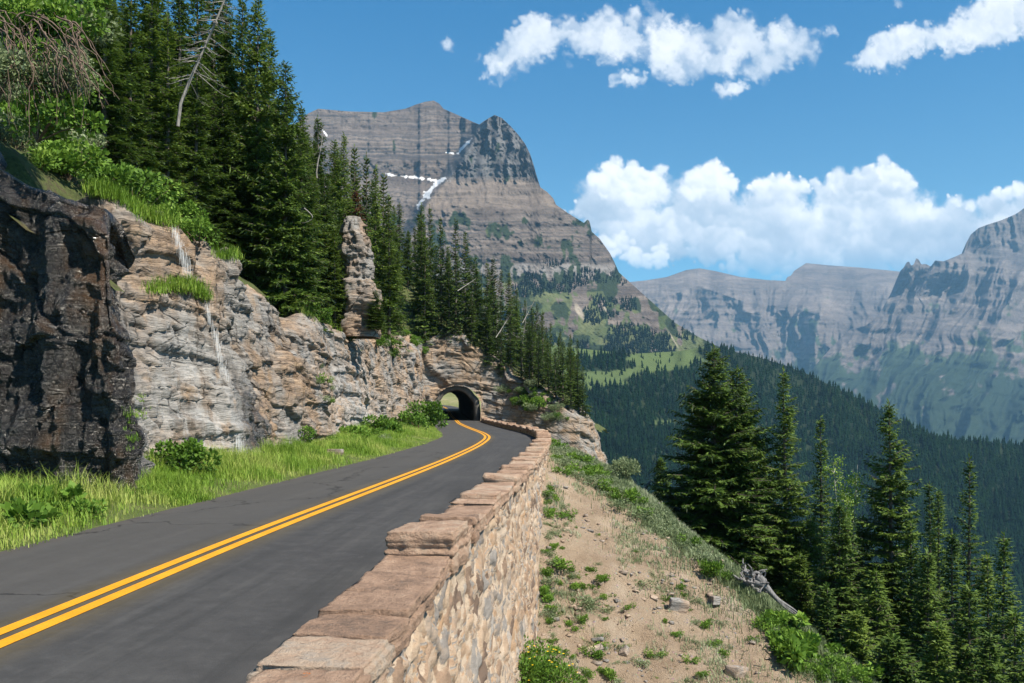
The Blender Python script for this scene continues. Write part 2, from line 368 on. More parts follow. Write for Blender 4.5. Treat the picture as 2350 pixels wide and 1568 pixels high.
def soil_material():
    m, g = material("bank_soil"); p = g.pos()
    n1 = g.noise(p, .8, 6, .6); n2 = g.noise(p, 7, 7, .7); n3 = g.noise(p, 28, 5, .7)
    c = g.ramp(n1, [(.3, (.34, .25, .175)), (.55, (.45, .345, .25)), (.75, (.52, .43, .335))])
    c = g.mix(g.math('MULTIPLY', g.smooth(n2, .58, .7), .6), c, (.44, .37, .31))
    c = g.mix(g.math('MULTIPLY', g.smooth(n3, .45, .32), .55), c, (.23, .165, .115))
    vo = g.voro(p, 9, 'F1', 'Distance'); vc = g.voro(p, 9, 'F1', 'Color')
    peb = g.math('MULTIPLY', g.smooth(vo, .34, .24), g.smooth(g.noise(p, 1.6, 4), .5, .62))
    c = g.mix(g.math('MULTIPLY', peb, .8), c, g.mix(.75, vc, (.40, .34, .28)))
    gr = g.smooth(g.math('ADD', g.attr('green'), g.math('MULTIPLY', g.math('SUBTRACT', n2, .5), .8)), .4, .62)
    c = g.mix(gr, c, g.ramp(g.noise(p, 3, 5), [(.35, (.06, .085, .03)), (.6, (.13, .16, .07)), (.75, (.17, .19, .11))]))
    g.put(g.b.inputs['Base Color'], c); g.b.inputs['Roughness'].default_value = .95
    h = g.math('ADD', n2, g.math('ADD', g.math('MULTIPLY', n3, .5), g.math('MULTIPLY', peb, .35)))
    g.put(g.b.inputs['Normal'], g.bump(h, 1.0, .16))
    return m
M_soil = soil_material()
def forest_floor(name, stops, sc=.6):
    m, g = material(name); p = g.pos()
    n = g.noise(p, sc, 7, .65); n2 = g.noise(p, sc*9, 5, .65)
    c = g.ramp(g.math('ADD', g.math('MULTIPLY', n, .7), g.math('MULTIPLY', n2, .3)), stops)
    g.put(g.b.inputs['Base Color'], c); g.b.inputs['Roughness'].default_value = .95
    g.put(g.b.inputs['Normal'], g.bump(g.math('ADD', n, n2), .8, .25)); return m
M_floor = forest_floor("hillside_earth", [(.3, (.05, .04, .025)), (.42, (.05, .065, .02)), (.5, (.09, .115, .035)), (.58, (.07, .06, .035)), (.66, (.15, .15, .06)), (.76, (.24, .19, .14))], 1.1)
def asphalt():
    m, g = material("asphalt"); p = g.pos(); off = g.attr('off')
    n = g.noise(p, .35, 6, .6); f = g.noise(p, 60, 3, .7); f2 = g.noise(p, 14, 4, .7)
    c = g.ramp(n, [(.35, (0.042, 0.042, 0.045)), (.65, (0.054, 0.054, 0.056))])
    tr = g.math('MULTIPLY', g.smooth(g.math('ABSOLUTE', g.math('SUBTRACT', g.math('ABSOLUTE', g.math('SUBTRACT', g.math('ABSOLUTE', off), 1.65)), .8)), .45, 0), g.smooth(g.noise(g.mapping(p, (0.600, 0.074, 0.640)), .8, 4), .35, .65))
    c = g.mix(g.math('MULTIPLY', tr, .28), c, (0.027, 0.028, 0.031))
    c = g.mix(g.smooth(g.math('ABSOLUTE', off), 2.75, 3.35), c, (0.063, 0.052, 0.051))
    md = g.noise(p, 3.2, 6, .7); c = g.mix(g.math('MULTIPLY', g.smooth(md, .5, .66), .35), c, (0.075, 0.075, 0.077)); c = g.mix(g.math('MULTIPLY', g.smooth(md, .5, .36), .35), c, (0.030, 0.031, 0.033))
    cmb = g.new('ShaderNodeCombineXYZ'); g.l.new(off, cmb.inputs[0]); yy_ = g.new('ShaderNodeSeparateXYZ'); g.l.new(p, yy_.inputs[0]); g.l.new(g.math('MULTIPLY', yy_.outputs[1], .05), cmb.inputs[1])
    lg = g.noise(cmb.outputs[0], 3.0, 6, .65); c = g.mix(g.math('MULTIPLY', g.smooth(lg, .52, .66), .35), c, (0.081, 0.080, 0.080)); c = g.mix(g.math('MULTIPLY', g.smooth(lg, .48, .36), .4), c, (0.027, 0.028, 0.030))
    lane = g.smooth(g.math('ADD', off, g.math('MULTIPLY', g.math('SUBTRACT', n, .5), .6)), -.2, -1.0)
    c = g.mix(g.math('MULTIPLY', lane, .5), c, (0.072, 0.069, 0.067))
    c = g.mix(g.math('MULTIPLY', g.smooth(f, .62, .75), .5), c, (0.132, 0.129, 0.128))
    c = g.mix(g.math('MULTIPLY', g.smooth(f, .42, .3), .5), c, (0.018, 0.018, 0.019))
    cr = g.voro(g.vmath('ADD', p, g.vmath('SCALE', g.noise(p, 1.2, 5, out=1), 1.5)), .22, 'DISTANCE_TO_EDGE', 'Distance')
    ck = g.math('MULTIPLY', g.smooth(cr, .010, .002), g.smooth(off, .4, -.6))
    c = g.mix(g.math('MULTIPLY', ck, .75), c, (0.012, 0.012, 0.013))
    stripe_glow = g.smooth(g.math('ABSOLUTE', off), .75, .2)                       # yellow glow around the stripes, painted into the asphalt colour
    c = g.mix(g.math('MULTIPLY', stripe_glow, g.math('MULTIPLY', f2, .38)), c, (0.180, 0.123, 0.019))
    g.put(g.b.inputs['Base Color'], c); g.b.inputs['Roughness'].default_value = .82; g.b.inputs['Specular IOR Level'].default_value = .25
    g.put(g.b.inputs['Normal'], g.bump(g.math('ADD', f, g.math('MULTIPLY', f2, .5)), .35, .012)); return m
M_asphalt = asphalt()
def paint():
    m, g = material("yellow_paint"); p = g.pos(); f = g.noise(p, 45, 4, .7); n = g.noise(p, 2, 4)
    c = g.ramp(n, [(.35, (0.612, 0.264, 0.010)), (.65, (0.680, 0.320, 0.016))])
    c = g.mix(g.math('MULTIPLY', g.smooth(f, .54, .66), .65), c, (0.255, 0.136, 0.032))
    g.put(g.b.inputs['Base Color'], c); g.b.inputs['Roughness'].default_value = .6; return m
M_paint = paint()

# ------------------------------------------------------------------ road
CL = np.array([(-40,-8.2,0),(-15,-6.5,0),(0,-5.5,0),(8.2,-4.94,0),(15.2,-4.46,0),(25.2,-3.54,0),(33,-2.85,0),(40,-2.35,0),(47,-1.95,0),(53,-1.75,0),(58,-1.70,0),(63,-1.88,0),(70,-2.5,0),(77,-3.35,0),(85,-4.3,0),(98,-5.75,0),(108,-6.75,0),(119,-7.7,0.05),(150,-10.6,.35),(195,-14.7,1.1),(215,-16.8,1.6),(235,-20.5,2.1),(250,-26,2.5),(260,-34,2.9),(266,-45,3.3),(270,-60,3.8)], float)
def catmull(Pn, n=12):
    Q = np.vstack([2*Pn[0]-Pn[1], Pn, 2*Pn[-1]-Pn[-2]]); out = []
    for i in range(1, len(Q)-2):
        for t in np.linspace(0, 1, n, endpoint=False):
            a, b, c, e = Q[i-1], Q[i], Q[i+1], Q[i+2]
            out.append(.5*((2*b)+(-a+c)*t+(2*a-5*b+4*c-e)*t*t+(-a+3*b-3*c+e)*t**3))
    out.append(Pn[-1]); return np.array(out)
RC = catmull(CL[:, [1, 0, 2]])                                     # x, y, z
RT = np.gradient(RC, axis=0); RT /= np.linalg.norm(RT[:, :2], axis=1)[:, None]
RN = np.c_[RT[:, 1], -RT[:, 0], np.zeros(len(RC))]                 # to the right
def road_x(y, off=0.0):
    s = RC+RN*off; k = RC[:, 1] < 236; return np.interp(y, s[k, 1], s[k, 0])
def road_z(y): return np.interp(y, RC[:, 1], RC[:, 2])
def strip(name, offs, dz, mat, edge=0.0, parent=None):
    offs = np.array(offs); nz = (fbm(RC[:, 1]*.9, 0, 0, 3, 3)*edge)
    V = np.stack([RC+RN*(o+(nz[:, None] if abs(o) == abs(offs).max() and edge else 0))+np.array([0, 0, dz-.006*abs(o)]) for o in offs], 1)
    me = mesh_np(name, V.reshape(-1, 3), grid_faces(len(RC), len(offs))[:, ::-1], mat, {'off': np.tile(offs, len(RC))})
    return link(name, me, parent)
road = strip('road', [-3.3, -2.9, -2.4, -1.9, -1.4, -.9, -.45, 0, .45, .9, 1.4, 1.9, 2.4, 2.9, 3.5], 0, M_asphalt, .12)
tag(road, kind='structure')
l1 = strip('centre_line', [-.235, -.06], .008, M_paint, 0, road); l2 = strip('centre_line', [.06, .235], .008, M_paint, 0, road)

# ------------------------------------------------------------------ cliff along the left, across the tunnel and round the spur
#        x      y     ztop  zbase batter wet lime rough
CP = np.array([(-46,22,11,-.6,-.02,1,0),(-24,20.6,10,-.6,-.04,1,0),(-13,19.9,9.2,-.6,-.05,1,0),(-10.6,19.3,7.6,-.6,-.02,1,0),(-9.0,18.9,6.8,-.6,.03,1,0),(-8.55,19.4,6.6,-.6,.06,1,0),
 (-8.9,21.4,6.9,-.6,.10,.85,.2),(-10.2,23.6,7.7,-.6,.12,.40,.5),(-10.5,25.2,7.9,-.6,.12,.32,.2),(-9.9,27.2,7.8,-.6,.16,.30,.75),(-9.3,28.8,7.9,-.6,.2,.40,.7),(-9.0,30.3,7.9,-.6,.2,.75,.3),(-8.8,32.3,7.8,-.6,.22,.55,0),(-8.8,35,7.3,-.6,.26,.28,0),
 (-8.9,40,6.3,-.6,.26,0,0),(-9.2,48,7.0,-.6,.24,0,.5),(-9.8,60,8.0,-.6,.22,0,.6),(-10.3,75,8.4,-.6,.2,0,.3),(-10.8,95,9.2,-.6,.18,0,0),(-11.4,112,10.2,-.6,.12,0,0),(-12.0,119.0,12.0,-.6,.05,0,0),
 (-11.0,120,12.6,-.6,.03,0,0),(-7.5,120,12.8,-.6,.03,0,0),(-4,120,9.4,-.6,.08,0,0),(-2.6,119.3,7.6,-.6,.30,0,0),(2,117,4.9,-.8,.48,0,0),(5.6,114,2.8,-2.5,.5,0,0),(8.6,114.5,1.7,-6,.4,0,0),(10.6,118,1.4,-11,.28,0,0),(11.6,130,.6,-18,.25,0,0),(14,165,-2.5,-26,.3,0,0)], float)
sl = np.r_[0, np.cumsum(np.hypot(np.diff(CP[:, 0]), np.diff(CP[:, 1])))]
ss = [0.0]
while ss[-1] < sl[-1]:
    yy = np.interp(ss[-1], sl, CP[:, 1]); xx = np.interp(ss[-1], sl, CP[:, 0])
    ss.append(ss[-1]+(max(.055, .0021*yy) if xx > -15 else .3))
ss = np.array(ss[:-1]); CS = np.stack([np.interp(ss, sl, CP[:, k]) for k in range(7)], 1)
ker = np.hanning(23); ker /= ker.sum()
def sm(a, n=1):
    for _ in range(n): a = np.convolve(np.pad(a, 11, 'edge'), ker, 'valid')
    return a
CXY = np.stack([sm(CS[:, 0]), sm(CS[:, 1])], 1)
CTt = np.gradient(CXY, axis=0); CTt /= np.linalg.norm(CTt, axis=1)[:, None]
CN = np.stack([sm(CTt[:, 1], 3), sm(-CTt[:, 0], 3)], 1); CN /= np.linalg.norm(CN, axis=1)[:, None]
ztop = sm(CS[:, 2])+.55*fbm(ss*.35, 0, 0, 4, 41)+.35*np.sign(fbm(ss*.5, 3, 0, 2, 44))*(ss > 20); zbase = sm(CS[:, 3]); bat = sm(CS[:, 4]); wet_s = CS[:, 5]; lime_s = CS[:, 6]
portal_s = np.interp(-7.7, CP[20:24, 0], sl[20:24])
NT_ = 150; tt = np.linspace(0, 1, NT_)
S2 = np.repeat(ss[:, None], NT_, 1); Z2 = zbase[:, None]+(ztop-zbase)[:, None]*tt[None]
far = sstep(CXY[:, 1], 30, 75)[:, None]
def cliff_disp(S, Z, wet, far):
    w1 = fbm(S*.25, Z*.25, 0, 3, 2)*.8; w2 = fbm(S*.3, Z*.3, 5, 3, 4)*.5
    zz = Z+.06*S+w2*.5
    d = .42*fbm(S*.10, Z*.07, 0, 3, 11)
    big = 1.0+far*.45
    f1, f2, c1 = worley((S+w1*.6+.30*Z)/(2.3*big), (zz)/(2.7*big), 21)
    knob = sstep(S, portal_s-14, portal_s-6)
    d = d+(c1-.5)*(.50+.35*far+.7*knob)*(1-.45*wet)
    cr = sstep(f2-f1, .05, .0); d = d-cr*.16
    g1, g2, c2 = worley((S*1.0+w1*.6)/(.9*big), zz/(.42*big), 31)
    d = d+(c2-.5)*.26*(1-.5*wet)-sstep(g2-g1, .06, .0)*.06
    for h_, a_, sd_ in ((.55, .22, 51), (.21, .10, 52), (.085, .05, 53)):
        li = np.floor(zz/h_+.6*fbm(S*.2, Z*.1, sd_, 2, sd_)); d = d+(_h(li, np.floor(S*.13/h_*.3), li*0, sd_)-.5)*a_*(1-.6*wet)
    lump = fbm(S*.55, Z*.35, 3, 5, 61)*.62+(ridged(S*.8, Z*.22, 7, 4, 71)-.6)*.5
    d = d+lump*wet+fbm(S*1.6, Z*1.6, 9, 4, 81)*.07
    return d
D2 = cliff_disp(S2, Z2, wet_s[:, None], far)
Lx = (S2-portal_s); AR_W, AR_SP, AR_R = 3.35, 1.75, 3.25
def arch_r(lx, z):   # <1 inside the tunnel mouth
    return np.where(z < AR_SP, np.abs(lx)/AR_W, np.hypot(lx/AR_W, (z-AR_SP)/AR_R))
ar = arch_r(Lx, Z2)
soft = sstep(ar, .99, 1.10); D2 = np.where(np.abs(Lx) < 8, D2*soft, D2)
rim = sstep(tt, .93, 1.0)[None]*.5                                   # the rim rolls back onto the hillside
off = D2-bat[:, None]*(Z2-0.0)-rim
V = np.stack([CXY[:, 0:1]+CN[:, 0:1]*off, CXY[:, 1:2]+CN[:, 1:2]*off, Z2], -1)
nb_ = 4
deep = sstep(CXY[:, 1], 95, 112)[:, None]; inw = np.array([.7, 1.7, 3.2, 5.0])[None]*(.30+.70*deep); dzz = np.array([.10, .08, -.3, -1.6])[None]*(.5+.5*deep)
Zb = ztop[:, None]+dzz+.25*fbm(ss[:, None]*.7, inw*.8, 0, 3, 95); ob = (off[:, -1:]-inw)
Vb = np.stack([CXY[:, 0:1]+CN[:, 0:1]*ob, CXY[:, 1:2]+CN[:, 1:2]*ob, Zb], -1); V = np.concatenate([V, Vb], 1)
keep = np.ones((len(ss)-1, NT_+nb_-1), bool)
arq = np.pad((ar[:-1, :-1]+ar[1:, 1:])/2, ((0, 0), (0, nb_)), constant_values=9); keep &= ~((arq < 1.0) & (np.abs(Lx[:-1, :1]) < 6))
wet_v = np.repeat(wet_s[:, None], NT_, 1)
# damp patch under the right-hand fall fades upwards
wet_v = wet_v*np.where((CXY[:, 1:2] > 26.5) & (CXY[:, 0:1] > -12), np.clip(1.5-Z2/4.2, .25, 1), 1)
lime_v = np.repeat(lime_s[:, None], NT_, 1)*np.clip(1.25-Z2/6.0, 0, 1)
wet_v = np.pad(wet_v, ((0, 0), (0, nb_)), mode='edge'); lime_v = np.pad(lime_v, ((0, 0), (0, nb_)))
NT_ += nb_
cliff_me = mesh_np('cliff', V.reshape(-1, 3), grid_faces(len(ss), NT_, keep), M_cliff, {'wet': wet_v.ravel(), 'lime': lime_v.ravel()}, smooth=False)
cliff = tag(link('cliff', cliff_me), kind='structure')
print('cliff verts', len(V)*NT_)
TOP = np.stack([CXY[:, 0]-CN[:, 0]*(bat*ztop+.5), CXY[:, 1]-CN[:, 1]*(bat*ztop+.5), ztop], 1)

# tunnel bore
M_bore, g = material("tunnel_lining"); p = g.pos()
g.put(g.b.inputs['Base Color'], g.ramp(g.noise(p, 1.2, 6, .65), [(.3, (.06, .055, .05)), (.7, (.16, .145, .13))])); g.b.inputs['Roughness'].default_value = .9
g.put(g.b.inputs['Normal'], g.bump(g.noise(p, 3, 6), .7, .12))
prof = [(-AR_W, -.3), (-AR_W, .8), (-AR_W, AR_SP)]+[(-AR_W*math.cos(a), AR_SP+AR_R*math.sin(a)) for a in np.linspace(.12, math.pi-.12, 22)]+[(AR_W, AR_SP), (AR_W, .8), (AR_W, -.3)]
ys = np.r_[np.linspace(120.55, 197, 90)]
Vt = []
for y in ys:
    x0 = road_x(y)-.05; z0 = road_z(y)
    for u, v in prof:
        k = 1+.035*float(vn(u*1.1+y*.3, v*1.1, y*.8, 5))
        Vt.append((x0+u*k*1.01, y, z0+v*k*1.01))
bore_me = mesh_np('tunnel', Vt, grid_faces(len(ys), len(prof)), M_bore)
# thickness ring at both mouths so that the bore never reads as a sheet
tun = tag(link('tunnel', bore_me), 'arched road tunnel bored through the brown rock spur', 'tunnel')
tm = tun.modifiers.new('thick', 'SOLIDIFY'); tm.thickness = .8; tm.offset = 1.0

# ------------------------------------------------------------------ wooded hillside above the cliff and over the tunnel
cps = []
kx = [np.argmin(np.abs(sl[i]-ss)) for i in range(len(CP))]
for i, k in enumerate(kx):
    x, y, z = TOP[k]; cps.append((x, y, CS[k, 2]-.15))
    if i <= 19:
        cps.append((x-6, y+1, CS[k, 2]+4.4)); cps.append((x-22, y+4, CS[k, 2]+19)); cps.append((x-75, y+8, CS[k, 2]+66))
for (x, y, z) in [(-7.5,130,13.4),(-1,130,9.0),(5,128,5.2),(11,128,2.8),(-7.5,165,14),(0,165,9),(10,160,3),(16,160,.5),(-24,135,27),(-24,170,28),(-50,170,52),(-22,200,17),(-8,198,9),(6,198,4),(20,198,-2),(-90,240,90),(-45,240,42),(-25,225,18)]:
    cps.append((x, y, z))
hill_f = rbf(cps)
xs = np.r_[np.arange(-95, -30, 1.5), np.arange(-30, 24, .45)]; ysg = np.r_[np.arange(12, 135, .5), np.arange(135, 205, 1.2)]
GX, GY = np.meshgrid(xs, ysg, indexing='ij')
GZ = hill_f(GX, GY)+.45*fbm(GX*.25, GY*.25, 0, 4, 91)+.15*fbm(GX*1.2, GY*1.2, 0, 3, 92)
poly = np.vstack([TOP[::3, :2], TOP[-1:, :2], [(23, 205), (-200, 205), (-200, 21)]])
def inside(x, y, pl):
    x = np.asarray(x, float); r = np.zeros(x.shape, bool); n = len(pl)
    for i in range(n):
        x1, y1 = pl[i]; x2, y2 = pl[(i+1) % n]
        if y1 == y2: continue
        c = ((y1 > y) != (y2 > y)) & (x < (x2-x1)*(y-y1)/(y2-y1)+x1); r ^= c
    return r
ins = inside(GX, GY, poly)
kq = ins[:-1, :-1] | ins[1:, 1:] | ins[1:, :-1] | ins[:-1, 1:]
dT = np.full(GX.shape, 99.0)
for a_ in TOP[::2]: dT = np.minimum(dT, np.hypot(GX-a_[0], GY-a_[1]))
GZ = GZ-1.3*(1-sstep(dT, .2, 2.2))-.1                              # the turf dips behind the rock rim
hill_me = mesh_np('hillside', np.stack([GX, GY, GZ], -1).reshape(-1, 3), grid_faces(*GX.shape, kq), M_floor)
hill = tag(link('hillside', hill_me), kind='structure')

# ------------------------------------------------------------------ verge between the road and the cliff
vy = np.arange(-30, 121, .25); nv = 16
xl = road_x(vy, -3.25); fr = CXY[:, 1] > 0
def base_x(y):
    y = np.asarray(y, float); a = np.array([(-40,-46),(18,-46),(18.6,-10),(19.4,-9.0),(21.4,-9.4),(23.6,-10.6),(25.2,-11),(27.2,-10.3),(30,-9.4),(35,-9.2),(40,-9.3),(48,-9.6),(60,-10.2),(75,-10.8),(95,-11.2),(121,-12)]); return np.interp(y, a[:, 0], a[:, 1])
xr = base_x(vy)-.7
w = np.linspace(0, 1, nv)**1.6
VX = xl[:, None]+(xr-xl)[:, None]*w[None]; VY = np.repeat(vy[:, None], nv, 1)
def verge_z(x, y):
    dist = road_x(y, -3.25)-np.asarray(x); return -.03+np.clip(dist, 0, 4)*.13+.05*fbm(np.asarray(x)*1.5, np.asarray(y)*1.5, 0, 3, 7)*np.clip(dist*2, 0, 1)
VZ = verge_z(VX, VY)
M_verge = forest_floor("verge_turf", [(.3, (.09, .10, .03)), (.45, (.10, .14, .035)), (.6, (.14, .16, .05)), (.72, (.22, .18, .11))], 1.5)
verge = tag(link('verge', mesh_np('verge', np.stack([VX, VY, VZ], -1).reshape(-1, 3), grid_faces(len(vy), nv), M_verge)), kind='structure')

# ------------------------------------------------------------------ bank below the wall and the slope falling to the valley
bp = [tuple(P(*t)) for t in [(1350,1050,43),(1400,1085,40),(1480,1150,36),(1600,1250,32),(1700,1330,29.5),(1800,1420,27.5),(1900,1497,25.7),(1990,1568,24),(1400,1300,28),(1400,1568,22.5),(1600,1500,24),(1600,1400,26.5),(1800,1568,23),(1300,1200,31.3),(1290,1400,26),(1310,1568,22.3),(1500,1280,29.5),(1700,1450,25.5)]]
def wall_out(y, z): return road_x(y, 4.05)+.065*np.clip(.2-z, 0, 9)
for (y, z) in [(31.5,-.48),(28,-2.2),(25,-4.1),(22,-4.9),(18,-5.3),(12,-5.5),(5,-5.5),(-10,-5),(38,-.15),(46,0),(52,.1),(60,0),(70,-.3),(85,-.5),(100,-.5)]:
    bp.append((float(wall_out(y, z))-.1, y, z)); bp.append((float(wall_out(y, z))-1.5, y, z+.02))
bp += [(5,14,-6.5),(12,16,-7.5),(4,3,-5.5),(20,5,-11),(6,60,-2.2),(9,75,-5),(9,95,-6),(14,52,-8),(13,40,-8.4),(14,32,-9.0),(13,27,-8.4),(15,20,-9.5),(24,30,-15.5),(24,48,-15),(24,70,-15),(30,100,-21),(26,125,-20),(30,160,-24),(45,40,-28),(45,80,-28),(60,130,-37),(60,5,-36),(90,40,-54),(90,100,-54),(100,180,-58),(60,200,-38),(200,50,-112),(200,250,-112),(110,320,-64),(40,280,-34),(40,360,-40)]
bank_f = rbf(bp)
def bank_z(x, y):
    x = np.asarray(x, float); y = np.asarray(y, float)
    return bank_f(x, y)+.19*fbm(x*.55, y*.55, 0, 4, 101)+.10*fbm(x*1.9, y*1.9, 0, 5, 102, .6)+.07*(ridged(x*.5+y*.35, y*.12, 0, 3, 103)-.6)
bx = np.r_[np.arange(-7, -1, .6), np.arange(-1, 13, .11), 13+np.cumsum(.12*1.06**np.arange(84))]
by = np.r_[np.arange(-20, 14, 1.2), np.arange(14, 46, .13), 46+np.cumsum(.15*1.055**np.arange(88))]
BX, BY = np.meshgrid(bx, by, indexing='ij'); BZ = bank_z(BX, BY)
wo_ = wall_out(BY, BZ); BZ = np.where(BX < wo_-.5, np.minimum(BZ, -1.2), BZ)
BZ = np.where(BX < road_x(np.clip(BY, -20, 200), 3.6), np.minimum(BZ, -2.5), BZ)
crest = np.array([P(*t)[:] for t in [(1255,1000,52),(1350,1050,43),(1400,1085,40),(1480,1150,36),(1600,1250,32),(1700,1330,29.5),(1800,1420,27.5),(1990,1568,24)]])
def crest_dist(x, y): return np.interp(y, crest[::-1, 1], crest[::-1, 0])-np.asarray(x)      # + is on the bare side
cd = crest_dist(BX, BY)
green = sstep(cd, 2.2+.8*fbm(BX*.6, BY*.6, 0, 3, 111), .6)*.95+.18*(fbm(BX*.9, BY*.9, 0, 3, 112) > .45)
green = np.where(cd < -.8, .8+.4*fbm(BX*.3, BY*.3, 0, 4, 113), green)
green = np.where(BY > 60, .7, green)
bank_me = mesh_np('bank', np.stack([BX, BY, BZ], -1).reshape(-1, 3), grid_faces(*BX.shape), M_soil, {'green': green.ravel()})
bank = tag(link('bank', bank_me), kind='structure')
print('bank to', bx[-1], by[-1])

# ------------------------------------------------------------------ far country: columns climbed from the foot at the slope the photograph shows
def climb(pxs, bot, top, nrow, d0, tan_f, back=True):
    pxs = np.asarray(pxs, float); b = interp(pxs, bot); t = interp(pxs, top); u = np.linspace(0, 1, nrow)
    PY = b[:, None]+(t-b)[:, None]*u[None]; PX = np.repeat(pxs[:, None], nrow, 1)
    yg = np.arange(b.max()+1, t.min()-2, -.8)                          # one common set of levels, so that neighbouring columns agree
    YG = np.repeat(yg[None], len(pxs), 0); T = tan_f(np.repeat(pxs[:, None], len(yg), 1), YG)
    G = np.zeros_like(YG); G[:, 0] = d0(pxs) if callable(d0) else d0
    for j in range(1, len(yg)):
        k0 = (HY-np.minimum(yg[j-1], b))/F; k1 = (HY-np.minimum(yg[j], b))/F
        G[:, j] = G[:, j-1]*(1+(k1-k0)/np.maximum(T[:, j]-k1, .08))
    Dm = np.stack([np.interp(-PY[i], -yg, G[i]) for i in range(len(pxs))])
    return PX, PY, Dm
def to_world(PX, PY, Dm): return np.stack([(PX-CX)/F*Dm, Dm, H+(HY-PY)/F*Dm], -1)
def shear_in(Dm, add, PX, PY, K):                 # push a surface point back/forward while keeping its height
    return Dm+add
def mountain_material(name, haze=1.0):
    m, g = material(name); p = g.vmath('SCALE', g.pos(), .004)
    wp = g.vmath('ADD', p, g.vmath('SCALE', g.vmath('SUBTRACT', g.noise(p, 1.5, 4, out=1), (.5, .5, .5)), .35))
    st = g.mapping(wp, (.35, .35, 6), rot=(0, R(-2), 0)); n1 = g.noise(st, 2.6, 10, .72); n2 = g.noise(wp, 7, 10, .72)
    c = g.attr('Col', 'Color')
    k = g.math('ADD', g.math('MULTIPLY', g.math('SUBTRACT', n1, .5), 1.3), g.math('MULTIPLY', g.math('SUBTRACT', n2, .5), 1.1))
    rockm = g.attr('rock')
    c2 = g.mix(1.0, c, g.ramp(g.math('ADD', k, .5), [(.1, .45), (.5, 1.0), (.9, 1.5)]), 'MULTIPLY')
    g.put(g.b.inputs['Base Color'], g.mix(rockm, c, c2)); g.b.inputs['Roughness'].default_value = .95; g.b.inputs['Specular IOR Level'].default_value = .1
    g.put(g.b.inputs['Normal'], g.bump(g.math('ADD', g.math('MULTIPLY', n1, .8), n2), .55, 9)); return m
M_mount = mountain_material("mountain_rock")
def mound(name, PX, PY, Dm, col, rock):
    V = to_world(PX, PY, Dm); nu, nv = PX.shape
    bk = V[:, -1].copy(); bk[:, 1] += .5*np.abs(bk[:, 2])+200; bk[:, 2] -= .6*np.abs(bk[:, 2])+100      # the far side, falling away behind the crest
    V = np.concatenate([V, bk[:, None]], 1); col = np.concatenate([col, col[:, -1:]], 1); rock = np.concatenate([rock, rock[:, -1:]], 1)
    me = mesh_np(name, V.reshape(-1, 3), grid_faces(nu, nv+1), M_mount, {'Col': col.reshape(-1, 3), 'rock': rock.ravel()}, smooth=True)
    return tag(link(name, me), kind='structure')
def lerpc(a, b, t): return np.asarray(a)*(1-t[..., None])+np.asarray(b)*t[..., None]

# the layered peak over the tunnel
A_top = [(640,330),(690,275),(705,262),(730,250),(800,256),(880,258),(930,250),(955,240),(975,234),(995,231),(1008,238),(1018,250),(1050,264),(1085,280),(1100,286),(1112,277),(1135,264),(1152,271),(1172,290),(1190,310),(1205,330),(1216,352),(1225,380),(1232,405),(1240,430),(1256,441),(1270,456),(1276,470),(1300,487),(1340,512),(1348,504),(1353,508),(1358,532),(1376,548),(1400,582),(1410,602),(1420,625),(1450,652),(1500,697),(1550,742),(1600,772),(1640,792),(1720,822),(1800,860)]
A_bot = [(640,760),(1250,800),(1330,830),(1500,855),(1700,865),(1800,880)]
def crease(py): return interp(py, [(200,1130),(275,1110),(330,1082),(400,1036),(430,1010),(470,975),(520,950),(600,920)])
apx = np.r_[np.arange(640, 1800, 1.9)]
def ledg0(y): return fbm(0*y, y*.085, 4, 3, 19, .6)
def A_tan(PX, PY):
    wob = 6*fbm(PX*.0022, PY*.004, 0, 2, 7)
    y = PY+wob+np.where(PX > 1250, -(PX-1250)*.02, 0)
    T = np.full(PX.shape, .72)
    def band(a, b, v, s=5): nonlocal T; m = sstep(y, a-s, a+s)*(1-sstep(y, b-s, b+s)); T = T*(1-m)+v*m
    band(592, 642, 2.3); band(640, 900, .62, 10); band(498, 595, .95); band(555, 580, 2.0); band(520, 535, 1.7); band(405, 500, .70); band(250, 408, 2.2)
    lm = sstep(ledg0(y), .02, .22)*interp(y, [(405, .25), (490, .35), (505, .9), (640, .9), (660, .35), (720, 0)]); T = T*(1-lm)+2.4*lm
    left = PX < crease(PY); TL = np.where(y < 365, 1.02, np.where(y < 405, 2.0, .75)); T = np.where(left & (y < 520), TL, T)
    ledg = fbm(PX*.0006, y*.15, 0, 5, 17, .66); T = T*(1+.95*np.clip(ledg, -.7, .9)*sstep(y, 720, 640))
    return np.maximum(T, .46)
PX, PY, Dm = climb(apx, A_bot, A_top, 330, lambda x: interp(x, [(640,2050),(1200,2250),(1500,2350),(1800,2500)]), A_tan)
left = sstep(crease(PY)-PX, -6, 26)*sstep(PY, 640, 470)
cl = sstep(PY, 470, 400)*(1-left)
flute = ridged(PX*.045, PY*.006, 0, 4, 27)-.55
nose = np.abs(PX-interp(PY, [(260,1135),(330,1120),(430,1090),(520,1080),(640,1120),(800,1300)]))
wx = 10*fbm(PX*.03, PY*.05, 4, 4, 30); add = 290*left - 95*cl*(ridged((PX+wx)*.045, PY*.010, 0, 5, 27)-.55) - 22*(ridged((PX+wx*2)*.022, (PY+wx)*.016, 2, 6, 29)-.55)*sstep(PY, 420, 480) - 9*fbm(PX*.10, PY*.10, 0, 5, 31)
add += .0026*nose**2*sstep(PY, 800, 560)*(PX > 1000)+left*16*(ridged((PX+wx)*.03, PY*.02, 5, 5, 33)-.5)
Dm2 = Dm+add
n = fbm(PX*.02, PY*.02, 1, 5, 35); nv_ = fbm(PX*.05, PY*.03, 1, 5, 36); hs = fbm(PX*.004+.4*n, (PY+6*n)*.16, 0, 5, 37, .62)
hs2 = fbm(PX*.003+.3*n, (PY+4*n)*.42, 0, 3, 57, .6)
